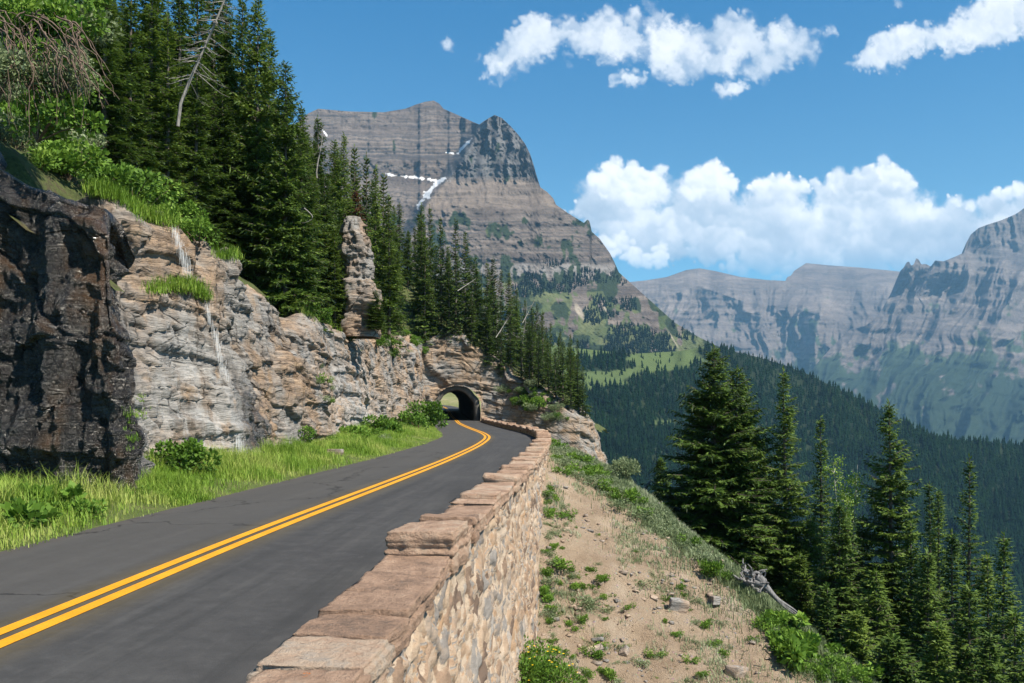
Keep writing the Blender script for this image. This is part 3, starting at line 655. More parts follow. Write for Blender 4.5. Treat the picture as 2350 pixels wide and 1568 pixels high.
rockc = lerpc((0.070, 0.057, 0.052), (0.144, 0.120, 0.105), np.clip(.5+.6*hs+.3*n, 0, 1))
rockc = lerpc(rockc, (0.043, 0.041, 0.043), np.clip(sstep(hs2, .15, .55)*.75*sstep(PY, 830, 640), 0, 1))
rockc = lerpc(rockc, lerpc((0.050, 0.050, 0.054), (0.116, 0.115, 0.117), np.clip(.45+.9*fbm(PX*.09, PY*.018, 3, 4, 58), 0, 1)), np.clip(sstep(PY, 425, 400)*.9*(1-left), 0, 1))
rockc = lerpc(rockc, (0.158, 0.127, 0.103), np.clip(sstep(PY, 404, 420)*sstep(PY, 500, 470)*(.55+.3*n)*(PX > crease(PY)), 0, 1))
rockc = lerpc(rockc, (0.190, 0.181, 0.177), np.clip(sstep(PY, 600, 612)*sstep(PY, 645, 630)*(.6+.5*nv_), 0, 1))
veg = sstep(nv_+.5*n+interp(PY, [(480,-.9),(510,-.2),(560,-.1),(600,-.15),(640,.0),(660,.3),(720,.6),(800,1.0)])-np.clip((PX-1330)/900, 0, .6)*(PY < 760), .12, .32)
meadow = lerpc((0.049, 0.068, 0.025), (0.098, 0.108, 0.050), np.clip(.5+n, 0, 1)); dark = np.array((0.021, 0.032, 0.015))
vc = lerpc(meadow, dark, sstep(fbm(PX*.035, PY*.05, 4, 5, 39)+interp(PY, [(500,.9),(640,.6),(690,.0),(760,-.1),(800,.3),(830,.6)]), 0, .2))
scr = sstep(ridged((PX-PY*.55)*.013, PY*.002, 8, 3, 43), .86, .93)*sstep(PY, 640, 670)
col = lerpc(rockc, vc, veg); col = lerpc(col, (.27, .235, .19), scr*.85*sstep(PY, 820, 770))
def blob(x, y, rx, ry, ang=0):
    c, s = math.cos(ang), math.sin(ang); dx, dy = PX-x, PY-y
    return np.hypot((dx*c+dy*s)/rx, (-dx*s+dy*c)/ry)
sn = np.minimum.reduce([blob(985,443,44,4.0,-.95), blob(1005,420,20,5,-.7), blob(975,452,14,8,-.6), blob(955,408,50,3.2,.12), blob(965,465,18,5,-1.0), blob(1064,337,22,3.2,-.85), blob(1035,352,9,2,.2), blob(745,305,22,1.8,.95)])
snow = sstep(sn+.45*nv_+.5*fbm(PX*.13, PY*.2, 0, 3, 47), 1.0, .75)
col = lerpc(col, (.66, .67, .70), snow)
A_D = Dm2; mA = mound('mountain', PX, PY, Dm2, col, (1-veg*.4)*(1-snow))

# far range: the flat topped ridge and the big peak on the right
C1_top = [(1380,660),(1440,648),(1480,644),(1530,636),(1575,620),(1605,616),(1640,622),(1700,636),(1760,643),(1803,645),(1806,636),(1815,633),(1822,622),(1836,613),(1850,604),(1900,609),(1970,614),(2060,623),(2200,640),(2500,700)]
c1x = np.arange(1380, 2300, 2.4)
def C1_tan(PX, PY):
    rim_ = interp(PX, [(1380,700),(1500,690),(1600,655),(1700,690),(1760,700),(1820,705),(1950,745),(2300,780)])
    t = np.where(PY < rim_, .42, np.where(PY < rim_+95, 1.25, .62)); return np.maximum(t*(1+.6*fbm(PX*.0006, PY*.16, 0, 4, 63)), .34)
PX, PY, Dm = climb(c1x, [(1380,880),(2300,900)], C1_top, 170, lambda x: interp(x, [(1380,6700),(1700,6900),(2300,7300)]), C1_tan)
wx = 16*fbm(PX*.011, PY*.016, 4, 4, 64); sp = ridged((PX+.25*PY+wx)*.0105, (PY+wx)*.0022, 0, 3, 65)
Dm2 = Dm-520*(sp-.55)*sstep(PY, 640, 720)-200*(ridged((PX+wx)*.03, PY*.012, 0, 4, 66)-.5)*sstep(PY, 640, 700)
n = fbm(PX*.02, PY*.02, 1, 5, 67); hs = fbm(PX*.005+.4*n, (PY+8*n)*.15, 0, 5, 68, .62)
col = lerpc((.070, .060, .058), (.165, .138, .125), np.clip(.5+.4*hs+.4*n, 0, 1))
veg = sstep(n+fbm(PX*.08, PY*.05, 0, 4, 69)*.6+interp(PY, [(640,-1.4),(740,-.6),(800,-.1),(850,.6),(880,1)]), .0, .4)
col = lerpc(col, lerpc((.045, .065, .035), (.022, .034, .018), sstep(PY, 770, 830)), veg)
mC1 = mound('mountain', PX, PY, Dm2, col, 1-veg*.6)
C2_top = [(1790,915),(1840,880),(1872,838),(1900,806),(1935,770),(1950,757),(1985,748),(2010,730),(2030,700),(2045,672),(2058,640),(2066,622),(2074,614),(2080,603),(2086,600),(2091,610),(2097,607),(2103,592),(2109,597),(2114,607),(2125,606),(2136,612),(2146,598),(2165,600),(2195,588),(2212,580),(2216,560),(2228,538),(2245,524),(2265,516),(2300,505),(2330,492),(2342,484),(2352,476),(2400,440),(2480,425),(2560,480),(2700,560)]
c2x = np.arange(1790, 2700, 2.2)
def C2_tan(PX, PY):
    t = np.where((PY < 585) & (PX > 2205), 2.2, np.where(PY < 720, .86, .62)); t = np.where(PY > 860, .45, t)
    return np.maximum(t*(1+.7*fbm(PX*.0006, (PY-.12*PX)*.14, 0, 4, 73)), .34)
PX, PY, Dm = climb(c2x, [(1790,985),(2000,1010),(2700,1060)], C2_top, 230, lambda x: interp(x, [(1790,5200),(2100,4700),(2700,4500)]), C2_tan)
wx = 18*fbm(PX*.010, PY*.016, 4, 4, 74); sp = ridged((PX+.55*PY+wx)*.0068+.15, (PY+wx)*.0016, 0, 3, 75); sp2 = ridged((PX+.4*PY+wx*1.4)*.020, (PY+wx)*.006, 3, 4, 76)
fold = interp(PX+.0*PY, [(1790,900),(1900,420),(2000,120),(2100,0),(2300,0),(2700,200)])*sstep(PY, 950, 700)
Dm2 = Dm-460*(sp-.55)*sstep(PY, 590, 680)-230*(sp2-.5)*sstep(PY, 560, 640)+fold-90*(ridged((PX+wx)*.05, PY*.012, 2, 4, 77)-.5)*sstep(PY, 590, 560)*(PX > 2190)
n = fbm(PX*.02, PY*.02, 1, 5, 78); hs = fbm(PX*.005+.4*n, (PY-.12*PX+8*n)*.15, 0, 5, 79, .62)
col = lerpc((.064, .057, .058), (.16, .136, .125), np.clip(.5+.45*hs+.35*n, 0, 1))
veg = sstep(n+fbm(PX*.06, PY*.06, 0, 4, 80)*.6+interp(PY, [(600,-1.6),(700,-.9),(790,-.25),(830,.35),(880,.9),(940,1.4)])-.6*sstep(sp2, .75, .9)*(PY < 900), .0, .4)
col = lerpc(col, lerpc((.045, .065, .035), (.018, .030, .016), sstep(PY+30*n, 790, 880)), veg)
mC2 = mound('mountain', PX, PY, Dm2, col, 1-veg*.6)

# forested flank running down to the right, and the valley floor
B_top = [(1180,780),(1330,800),(1450,812),(1560,806),(1640,792),(1680,806),(1740,820),(1800,838),(1860,862),(1900,882),(2000,930),(2100,985),(2180,1008),(2350,1022),(2600,1045)]
bpx = np.arange(1180, 2620, 6.0)
PXb, PYb, Db = climb(bpx, [(1180,1640),(2620,1760)], B_top, 190, lambda x: interp(x, [(1180,620),(1400,760),(1800,900),(2600,950)]), lambda a, b: np.full(a.shape, .47)+.10*fbm(a*.006, b*.01, 0, 3, 83))
Db = Db+25*fbm(PXb*.015, PYb*.02, 0, 4, 84)
n = fbm(PXb*.02, PYb*.03, 0, 5, 85)
mead = sstep(fbm(PXb*.012, PYb*.03, 3, 4, 86)+interp(PYb, [(780,.45),(812,.2),(850,-.2),(900,-.8)])-np.clip((PXb-1560)/120, -.2, 1.5), .05, .3)
colb = lerpc((.010, .018, .010), (.020, .03, .014), np.clip(.5+n, 0, 1)); colb = lerpc(colb, (.075, .105, .04), mead)
flank = mound('forest_slope', PXb, PYb, Db, colb, np.zeros(PXb.shape)+.2)
gm = forest_floor("valley_floor", [(.3, (.02, .03, .015)), (.7, (.05, .07, .03))], .004)
gr = tag(link('ground', mesh_np('ground', [(-12000,-6000,-420),(16000,-6000,-420),(16000,16000,-420),(-12000,16000,-420)], np.array([[0,1,2,3]]), gm, smooth=False)), kind='structure')

# the road beyond the tunnel: a green hillside rising behind the next bend
hx = np.linspace(-95, -8, 60); hy = np.linspace(0, 1, 24); HX, HT = np.meshgrid(hx, hy, indexing='ij')
HYy = 282+HT*70-.12*HX+3*fbm(HX*.05, HT*4, 0, 3, 5); HZ = -3+HT*24+.10*np.clip(-HX, -30, 90)*HT+2.5*fbm(HX*.06, HT*5, 0, 4, 6)
M_far_hill = forest_floor("far_hillside_turf", [(.3, (.10, .12, .045)), (.5, (.17, .18, .08)), (.62, (.24, .21, .13)), (.75, (.30, .26, .2))], .12)
tag(link('far_hillside', mesh_np('far_hillside', np.stack([HX, HYy, HZ], -1).reshape(-1, 3), grid_faces(60, 24), M_far_hill)), kind='structure')
# ------------------------------------------------------------------ plant materials
def leaf_material(name, stops, trans=.25, rough=.6, var=.35):
    m, g = material(name); t = g.attr('tone')
    oi = g.new('ShaderNodeObjectInfo').outputs['Random']
    f = g.math('ADD', t, g.math('MULTIPLY', g.math('SUBTRACT', oi, .5), var))
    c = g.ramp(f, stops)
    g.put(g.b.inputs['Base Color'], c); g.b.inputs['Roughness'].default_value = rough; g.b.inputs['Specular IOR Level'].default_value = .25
    tr = g.new('ShaderNodeBsdfTranslucent'); g.put(tr.inputs[0], c)
    mx = g.new('ShaderNodeMixShader'); mx.inputs[0].default_value = trans
    g.l.new(g.b.outputs[0], mx.inputs[1]); g.l.new(tr.outputs[0], mx.inputs[2]); g.l.new(mx.outputs[0], g.out.inputs[0]); return m
M_needle = leaf_material("spruce_needles", [(0, (0.023, 0.047, 0.010)), (.30, (0.062, 0.115, 0.020)), (.6, (0.124, 0.195, 0.031)), (1, (0.226, 0.291, 0.050))])
M_needle_far = leaf_material("spruce_needles_dark", [(0, (0.022, 0.043, 0.010)), (.35, (0.053, 0.100, 0.017)), (.65, (0.108, 0.169, 0.028)), (1, (0.205, 0.257, 0.048))])
M_rust = leaf_material("dead_needles", [(0, (.06, .03, .018)), (.5, (.16, .07, .035)), (1, (.25, .12, .06))])
M_leaf = leaf_material("green_leaves", [(0, (0.048, 0.105, 0.013)), (.35, (0.104, 0.205, 0.025)), (.65, (0.176, 0.297, 0.040)), (1, (0.272, 0.367, 0.072))], .3)
M_sage = leaf_material("grey_green_leaves", [(0, (0.093, 0.128, 0.056)), (.4, (0.178, 0.230, 0.112)), (.7, (0.272, 0.323, 0.192)), (1, (0.425, 0.451, 0.320))], .2)
M_grass = leaf_material("grass_blades", [(0, (0.080, 0.163, 0.013)), (.4, (0.153, 0.276, 0.027)), (.7, (0.249, 0.362, 0.055)), (1, (0.385, 0.429, 0.123))], .3)
def bark_material(name, stops):
    m, g = material(name); p = g.objco(); n = g.noise(g.mapping(p, (6, 6, 1.6)), 2.2, 6, .65)
    g.put(g.b.inputs['Base Color'], g.ramp(n, stops)); g.b.inputs['Roughness'].default_value = .9
    g.put(g.b.inputs['Normal'], g.bump(n, .6, .03)); return m
M_bark = bark_material("spruce_bark", [(.3, (.05, .04, .033)), (.7, (.17, .145, .125))])
M_dead = bark_material("bleached_wood", [(.3, (0.120, 0.111, 0.102)), (.55, (0.252, 0.240, 0.225)), (.75, (0.348, 0.336, 0.318))])
M_root = bark_material("root_bark", [(.3, (.07, .05, .04)), (.6, (.17, .12, .095)), (.8, (.27, .21, .17))])
M_stem = bark_material("shrub_stem", [(.3, (.07, .05, .035)), (.7, (.18, .13, .09))])

# ------------------------------------------------------------------ plant builders (prototypes; copies share their meshes)
def diamonds(P0, D, L, wd, up, acc, tone):
    """leaf sprays: base points P0, unit directions D, lengths L, half widths wd"""
    n = np.cross(D, up); n /= np.linalg.norm(n, axis=1)[:, None]+1e-9
    a = P0; b = P0+D*(L*.45)[:, None]+n*wd[:, None]; c = P0+D*L[:, None]; d_ = P0+D*(L*.45)[:, None]-n*wd[:, None]
    k = len(P0); V = np.stack([a, b, c, d_], 1).reshape(-1, 3); f = np.arange(4*k).reshape(-1, 4)
    acc.add(V, f, np.repeat(tone, 4))
def unit(v): return v/(np.linalg.norm(v, axis=-1, keepdims=True)+1e-9)
def spruce_mesh(seed, Ht, Rd, bare=.05, fine=True, sparse=1.0, ragged=.3, lean=0.0, mat=None):
    r = np.random.default_rng(seed); acc = Acc()
    z = bare*Ht+.15; ntk = 14
    tz = np.linspace(0, Ht, ntk); bend = np.stack([lean*(tz/Ht)**2*Ht+.02*Ht*np.sin(tz*.5+seed)*.15, .02*Ht*np.cos(tz*.4+seed)*.15, tz], 1); bend[0, :2] = 0
    tr = Acc(); V, f = tube(bend, .011*Ht*(1-tz/Ht)**.85+.012, 7); tr.add(V, f, .5)
    tips = Ht*.985; gapmask = r.uniform(0, 1, 64)
    while z < tips:
        t = (z-bare*Ht)/(Ht*(1-bare)); prof = (1-t)**.80*(1-.30*np.exp(-t*9)) 
        nb = int(round((7 if fine else 6)*sparse*(1-.35*t)+r.uniform(0, 1.5)))
        for b in range(max(nb, 3)):
            az = r.uniform(0, 2*np.pi); L = Rd*prof*r.uniform(1-ragged*1.6, 1+ragged*.6)+.12
            if gapmask[int(az/6.2832*8)+8*int(t*7.99)] < .16*ragged/.3: L *= .55
            pitch = -.30+.95*t+r.uniform(-.12, .12); n = max(3, int(L/(.15 if fine else .26)))
            s = (np.arange(n)+r.uniform(.3, .9))/n; s = s[s > .10] if len(s) > 3 else s; s = np.clip(s, 0, 1)
            dirh = np.array([math.cos(az), math.sin(az), 0]); perp = np.array([-math.sin(az), math.cos(az), 0])
            dr = .38*(1-t); zc = L*(pitch*s-dr*s*s*.9+dr*.95*s**3)
            cx = np.array([np.interp(z, tz, bend[:, 0]), np.interp(z, tz, bend[:, 1]), z])
            sp = cx+dirh*(L*s)[:, None]; sp[:, 2] += zc
            # woody spine
            bs = np.linspace(0, .92, 4); bp_ = cx+dirh*(L*bs)[:, None]; bp_[:, 2] += L*(pitch*bs-dr*bs*bs*.9+dr*.95*bs**3)
            if L > .5: V, f = tube(bp_, .010*L*(1-bs)+.006, 3); tr.add(V, f, .35)
            for side in (-1, 1):
                k = len(s); tl = np.clip(.40*L*(1-s)+.13, .11, .62 if fine else .8)*r.uniform(.7, 1.25, k)
                D = unit(dirh*.62+side*perp*.75+np.c_[r.normal(0, .16, (k, 2)), r.normal(-.10, .16, k)])
                up = unit(np.c_[r.normal(0, .45, (k, 2)), np.ones(k)])
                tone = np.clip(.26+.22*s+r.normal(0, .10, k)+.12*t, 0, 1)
                diamonds(sp, D, tl, np.clip((.15 if fine else .24)*tl, .02, .16), up, acc, tone)
                if fine:
                    for fr, sd_ in ((.3, 1), (.3, -1), (.6, 1), (.6, -1)):
                        m = tl > .2; kk = m.sum()
                        if not kk: continue
                        D2 = unit(D[m]*.75+sd_*.65*np.cross(D[m], up[m])+np.c_[r.normal(0, .12, (kk, 2)), r.normal(-.06, .14, kk)])
                        diamonds(sp[m]+D[m]*(tl[m]*fr)[:, None], D2, tl[m]*.52*r.uniform(.7, 1.2, kk), np.clip(.10*tl[m], .018, .045), unit(np.c_[r.normal(0, .5, (kk, 2)), np.ones(kk)]), acc, np.clip(tone[m]+r.normal(.05, .07, kk), 0, 1))
            k = len(s); D = unit(dirh*.5+np.c_[r.normal(0, .3, (k, 2)), r.normal(-.45, .2, k)])      # sprays hanging under the bough
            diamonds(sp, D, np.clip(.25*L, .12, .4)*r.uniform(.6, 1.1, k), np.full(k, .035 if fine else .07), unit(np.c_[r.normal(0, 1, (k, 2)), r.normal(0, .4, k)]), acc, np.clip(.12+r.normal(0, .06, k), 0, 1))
            D = np.repeat(unit(dirh+np.array([0, 0, .15]))[None], 1, 0); diamonds(sp[-1:], D, np.array([.22]), np.array([.045]), np.array([[0, 0, 1.]]), acc, np.array([.6]))
        z += (.24 if fine else .36)*(Ht/13)**.5*r.uniform(.8, 1.2)*(1.1-.45*t)
    k = 10; zz = np.linspace(Ht*.95, Ht*1.0, k); diamonds(np.c_[np.interp(zz, tz, bend[:, 0]), np.interp(zz, tz, bend[:, 1]), zz], unit(np.c_[r.normal(0, .7, (k, 2)), np.ones(k)]), np.full(k, .25), np.full(k, .035), unit(r.normal(0, 1, (k, 3))), acc, np.full(k, .5))
    nm = 'spruce'
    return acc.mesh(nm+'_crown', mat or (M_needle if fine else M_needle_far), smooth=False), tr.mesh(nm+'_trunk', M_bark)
PROTO = {}
def proto(key, **kw):
    if key not in PROTO: PROTO[key] = spruce_mesh(**kw)
    return PROTO[key]
def plant_tree(me, loc, s=(1, 1, 1), rz=0.0, label=None, group=None, cat='tree', name='spruce_tree', tilt=(0, 0)):
    e = empty(name, loc, rz); e.rotation_euler = (tilt[0], tilt[1], rz); e.scale = s
    c = link('crown', me[0], e); t = link('trunk', me[1], e); tag(e, label, cat, group); return e
def dead_tree(seed, Ht, branches=26, blen=1.0, lean=(0, 0), mat=None, curl=.3, r0=None):
    r = np.random.default_rng(seed); tz = np.linspace(0, 1, 10)
    c = np.stack([lean[0]*tz+.02*Ht*np.sin(tz*5+seed), lean[1]*tz+.02*Ht*np.cos(tz*4+seed), Ht*tz], 1); c[0] = 0
    tr = Acc(); V, f = tube(c, (r0 or .009*Ht)*(1-tz)**.8+.012, 7); tr.add(V, f, .5)
    br = Acc()
    for i in range(branches):
        t = r.uniform(.22, .97); p = np.array([np.interp(t, tz, c[:, k]) for k in range(3)]); az = r.uniform(0, 6.283); L = blen*(1.05-t)*r.uniform(.5, 1.3)+.15
        s = np.linspace(0, 1, 6); dz = L*(-.12*s-curl*s*s+curl*.8*s**3+r.normal(0, .1)*s)
        q_ = p+np.c_[np.cos(az+r.normal(0, .25)*s)*L*s, np.sin(az+r.normal(0, .25)*s)*L*s, dz]
        V, f = tube(q_, .018*(1-s)*max(L, .5)+.006, 4); br.add(V, f, .5)
        for j in range(3):
            u = r.uniform(.3, .9); p2 = np.array([np.interp(u, s, q_[:, k]) for k in range(3)]); a2 = az+r.choice([-1, 1])*r.uniform(.5, 1.1); l2 = L*.35
            q2 = p2+np.c_[np.cos(a2)*l2*s, np.sin(a2)*l2*s, -.3*l2*s*s]; V, f = tube(q2[::2], .006, 3); br.add(V, f, .5)
    return br.mesh('dead_branches', mat or M_dead), tr.mesh('dead_trunk', mat or M_dead)
def place_snag(me, loc, rz, label, group=None, tilt=(0, 0), s=1.0, name='dead_tree'):
    e = empty(name, loc, rz); e.rotation_euler = (tilt[0], tilt[1], rz); e.scale = (s, s, s)
    link('trunk', me[1], e); link('branch', me[0], e); tag(e, label, 'dead tree', group); return e
def shrub_mesh(seed, Rd=.6, Ht=.7, n=900, leaf=.07, mat=None, lumps=7, upright=.2, narrow=.5):
    r = np.random.default_rng(seed); acc = Acc(); st = Acc()
    C = np.c_[r.normal(0, .42*Rd, (lumps, 2)), r.uniform(.25, .8, lumps)*Ht]; rad = r.uniform(.28, .5, lumps)*Rd
    i = r.integers(0, lumps, n); u = unit(r.normal(0, 1, (n, 3))); p = C[i]+u*(rad[i]*r.uniform(.55, 1.05, n))[:, None]*np.array([1, 1, .8]); p[:, 2] = np.abs(p[:, 2])
    D = unit(u*.8+np.c_[r.normal(0, .5, (n, 2)), r.normal(upright, .5, n)]); L = leaf*r.uniform(.7, 1.5, n)
    tone = np.clip(.30+.30*(p[:, 2]/Ht-.4)+r.normal(0, .14, n), 0, 1)
    diamonds(p, D, L, L*narrow*.5, unit(r.normal(0, 1, (n, 3))+np.array([0, 0, .6])), acc, tone)
    for k in range(lumps):
        V, f = tube(np.array([[0, 0, -.08], C[k]*np.array([.45, .45, .5]), C[k]]), np.array([.016, .011, .005])*max(Rd, .3)*1.6, 4); st.add(V, f, .5)
    return acc.mesh('shrub_leaves', mat, smooth=False), st.mesh('shrub_stems', M_stem)
def place_shrub(me, loc, s, rz, label, group, cat='shrub', name='shrub', tilt=(0, 0)):
    e = empty(name, loc, rz); e.scale = s if isinstance(s, tuple) else (s, s, s); e.rotation_euler = (tilt[0], tilt[1], rz)
    link('foliage', me[0], e); link('stem', me[1], e); tag(e, label, cat, group); return e
def blades(pts, hts, seed, mat, name, wid=.016, lean=.35):
    r = np.random.default_rng(seed); n = len(pts); az = r.uniform(0, 6.283, n); D = np.c_[np.cos(az), np.sin(az), np.zeros(n)]; N = np.c_[-np.sin(az), np.cos(az), np.zeros(n)]
    ln = hts*np.abs(r.normal(lean, .2, n)); w_ = wid*r.uniform(.6, 1.4, n)
    b0 = pts-N*w_[:, None]*.5; b1 = pts+N*w_[:, None]*.5; md = pts+D*(ln*.3)[:, None]+np.c_[np.zeros((n, 2)), hts*.6]
    m0, m1 = md-N*w_[:, None]*.35, md+N*w_[:, None]*.35; tp = pts+D*ln[:, None]+np.c_[np.zeros((n, 2)), hts*r.uniform(.85, 1, n)]
    V = np.stack([b0, b1, m1, m0, tp], 1).reshape(-1, 3); q_ = np.arange(n)[:, None]*5
    tone = np.clip(.45+.35*fbm(pts[:, 0]*.7, pts[:, 1]*.7, 0, 3, seed)+r.normal(0, .15, n), 0, 1)
    return mesh_np(name, V, [np.hstack([q_, q_+1, q_+2, q_+3]), np.hstack([q_+3, q_+2, q_+4])], mat, {'tone': np.repeat(tone, 5)}, smooth=False)

BV_cliff = bvh_of(cliff_me); BV_hill = bvh_of(hill_me); BV_bank = bvh_of(bank_me)
def drop(bv, x, y, z=200.0):
    r_ = bv.ray_cast(Vector((x, y, z)), Vector((0, 0, -1)), 600); return r_[0].z if r_[0] else None
def topx(y): # cliff edge x for a given y (left flank only)
    k = (TOP[:, 1] > 21.5) & (TOP[:, 1] < 119); return np.interp(y, TOP[k, 1], TOP[k, 0])
ORD = ['first', 'second', 'third', 'fourth', 'fifth', 'sixth', 'seventh', 'eighth', 'ninth', 'tenth', 'eleventh', 'twelfth', 'thirteenth', 'fourteenth', 'fifteenth', 'sixteenth', 'seventeenth', 'eighteenth', 'nineteenth', 'twentieth']

# ------------------------------------------------------------------ the packed spruce stand on the hillside
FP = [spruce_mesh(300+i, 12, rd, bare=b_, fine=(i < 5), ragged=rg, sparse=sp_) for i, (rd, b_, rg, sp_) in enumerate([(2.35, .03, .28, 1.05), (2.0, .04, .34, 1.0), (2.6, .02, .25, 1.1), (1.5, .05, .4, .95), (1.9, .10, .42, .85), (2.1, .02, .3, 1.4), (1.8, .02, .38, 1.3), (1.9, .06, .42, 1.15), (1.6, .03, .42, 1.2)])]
SKY = [(400,-400),(540,-60),(557,-60),(575,-10),(590,-8),(603,20),(622,70),(640,140),(662,150),(685,215),(700,248),(715,262),(735,262),(748,300),(770,318),(790,305),(812,332),(830,352),(860,372),(880,398),(905,405),(930,390),(948,425),(985,470),(1010,495),(1045,500),(1068,528),(1090,580),(1130,592),(1170,625),(1205,682),(1235,695),(1262,735),(1290,760),(1325,772),(1336,850),(1345,1000)]
front = []
def pix(x, y, z): return CX+x/y*F, HY-(z-H)/y*F
def add_forest(px, top, d_, wide=1.0, label=None, key=None, minH=6, maxH=19):
    for it in range(30):
        x = (px-CX)/F*d_; zb = drop(BV_hill, x, d_)
        if zb is None: d_ += 3; continue
        Ht = H+(HY-top)/F*d_-zb
        if Ht < minH: d_ += 3; continue
        if Ht > maxH: d_ -= 2.5; continue
        break
    else: return None
    if zb is None or not (3 < Ht < 24): return None
    i = key if key is not None else (int(rng.integers(0, 5)) if d_ < 75 else int(rng.integers(3, 9)))
    s = Ht/12*1.0; w_ = max(wide, .8)*(1.0 if d_ < 60 else 1.15)*s**.55*rng.uniform(.9, 1.1)
    e = plant_tree(FP[i], (x, d_, zb-.15), (w_, w_, s), rng.uniform(0, 6.28), label, 'spruces on the hillside above the cliff'); front.append((x, d_, Ht, px)); return e
# skyline, from the tall ones above the cliff down to the end of the spur
sk = [(345,-190,43,1,'dark spruce trunk and boughs filling the top edge above the willow brush'),(412,-150,47,1,'spruce behind the leaning dead birch, left of its trunk'),(455,-120,49,1,'spruce directly behind the trunk of the leaning dead birch'),(492,-95,51,1,'spruce behind the leaning dead birch, right of its trunk'),(520,-70,52,1,'tall dark spruce cut off by the top of the picture, left of the slender one'),(555,-40,55,.9,'spruce reaching the top edge just left of the slender spire'),(592,-12,50,.62,'very slender tall spruce spire against the sky at the top edge'),(618,60,53,.8,'spruce standing directly behind the slender tall spire'),(655,138,48,1.05,'pointed spruce against blue sky, right of the slender tall spire'),(692,236,52,1.0,'spruce leaning its ragged top toward the left shoulder of the peak'),(731,266,66,.62,'thin spruce pole overlapping the left snow streak of the peak'),(768,318,72,.7,'narrow spruce one step right of the thin pole spruce'),(790,303,74,.62,'narrow spire spruce under the flat left part of the peak'),(814,332,76,.6,'narrow spruce just left of the rust coloured dead spruce'),(842,352,80,.62,'spire above the rock pillar, right of the rust coloured dead spruce'),(862,378,84,.6,'second spire right of the rust coloured dead spruce'),(880,398,86,.6,'third spire right of the rust coloured dead spruce'),(912,405,90,.55,'thin spire left of the tall ragged spruce below the snowfield'),(931,388,92,.8,'tall ragged spruce overlapping the snowfield of the peak'),(948,428,94,.6,'spire just right of the tall ragged spruce below the snowfield'),(968,465,96,.6,'small spire between the snowfield and the paired spires'),(987,470,100,.6,'spire at the right foot of the snowfield'),(1012,498,104,.55,'left neighbour of the tallest spire over the tunnel'),(1046,500,106,.75,'tallest spire in the group over the tunnel mouth'),(1068,528,110,.7,'right neighbour of the tallest spire over the tunnel'),(1092,585,116,.55,'short spire in the dip right of the tunnel group'),(1118,598,122,.6,'spire at the left of the pale snags above the tunnel'),(1132,590,126,.6,'pair spire above the pale snags, left one'),(1150,618,128,.6,'pair spire above the pale snags, right one'),(1168,622,132,.55,'thin spire right behind the tall pale snag'),(1186,660,134,.6,'spire two steps right of the tall pale snag'),(1205,684,136,.6,'low spire before the long step down the spur'),(1232,694,140,.65,'spruce alone against the green scree above the spur'),(1246,712,142,.6,'close right neighbour of the lone spruce on the spur'),(1264,738,146,.6,'fourth treetop from the lower end of the spur'),(1286,758,148,.7,'third treetop from the lower end of the spur'),(1308,764,150,.75,'second treetop from the lower end of the spur'),(1325,776,150,.75,'last spruce at the lower right end of the spur')]
for px, top, d_, wd, lb in sk: add_forest(px, top, d_, wd, lb)
# big trees of the front rank, standing along the upper edge of the cliff
fr_ = [(600,330,53,1.15,'broad full spruce in the front rank above the sloping bright green shrubs'),(655,340,56,1.1,'broad spruce with layered boughs, middle of the front rank'),(705,322,58,1.05,'front rank spruce left of the rock pillar with pale curved dead branch'),(745,400,60,.85,'front rank spruce touching the left side of the rock pillar'),(560,300,50,1,'front rank spruce above the round alder bush'),(510,200,49,1,'front rank spruce right of the leaning dead birch'),(450,120,44,1,'dark spruce just left behind the leaning dead birch'),(385,30,42,1,'dark spruce left of the leaning dead birch, reaching the top edge'),(880,520,66,.95,'full spruce standing right beside the rock pillar'),(925,470,74,.85,'front rank spruce between the rock pillar and the tunnel'),(975,545,84,.85,'spruce standing on the cliff edge left of the tunnel mouth'),(1030,600,112,.8,'spruce rooted on the rock knob over the tunnel'),(1000,560,98,.75,'dark spruce right behind the cliff edge one left of the tunnel'),(300,-60,38,1,'dark spruce cut off by the top edge above the grey willow brush'),(240,-120,36,1,'spruce at the far left top behind the hanging roots')]
for px, top, d_, wd, lb in fr_: add_forest(px, top, d_, wd*1.1, lb, maxH=17)
cnt = 0
cand = np.c_[rng.uniform(-62, 19, 14000), rng.uniform(27, 192, 14000)]
hidden_lab = 'dark spruce deep in the packed stand behind the front rank, top showing among others'
for x, y in cand:
    if cnt >= 215: break
    px0 = CX+x/y*F
    if px0 < -60 or px0 > 1332: continue
    zb = drop(BV_hill, x, y)
    if zb is None: continue
    edge = topx(y)-x if y < 119 else 9
    if edge < (10.5 if y < 42 else 8.4 if y < 52 else 4.6 if y < 64 else 1.8): continue
    if y > 119 and x > -9 and y < 121.5: continue
    if min([(x-a)**2+(y-b)**2 for a, b, *_ in front] or [99]) < (2.1+.006*y)**2: continue
    px, pb = pix(x, y, zb); sk_ = interp(px, SKY)+rng.uniform(14, 60)*(60/y)**.5
    Hm = H+(HY-sk_)/F*y-zb; Ht = min(rng.uniform(9.5, 15.5)*(1 if y < 110 else .95), Hm)
    if Ht < 4.5: continue
    if pb-Ht/y*F > 1000 or pb < -200: continue
    i = int(rng.integers(0, 5)) if y < 75 else int(rng.integers(3, 9)); s = Ht/12; w_ = s**.55*rng.uniform(.8, 1.15)*(1.1 if y < 75 else 1.2)
    plant_tree(FP[i], (x, y, zb-.15), (w_, w_, s), rng.uniform(0, 6.28), hidden_lab, 'spruces on the hillside above the cliff'); front.append((x, y, Ht, px)); cnt += 1
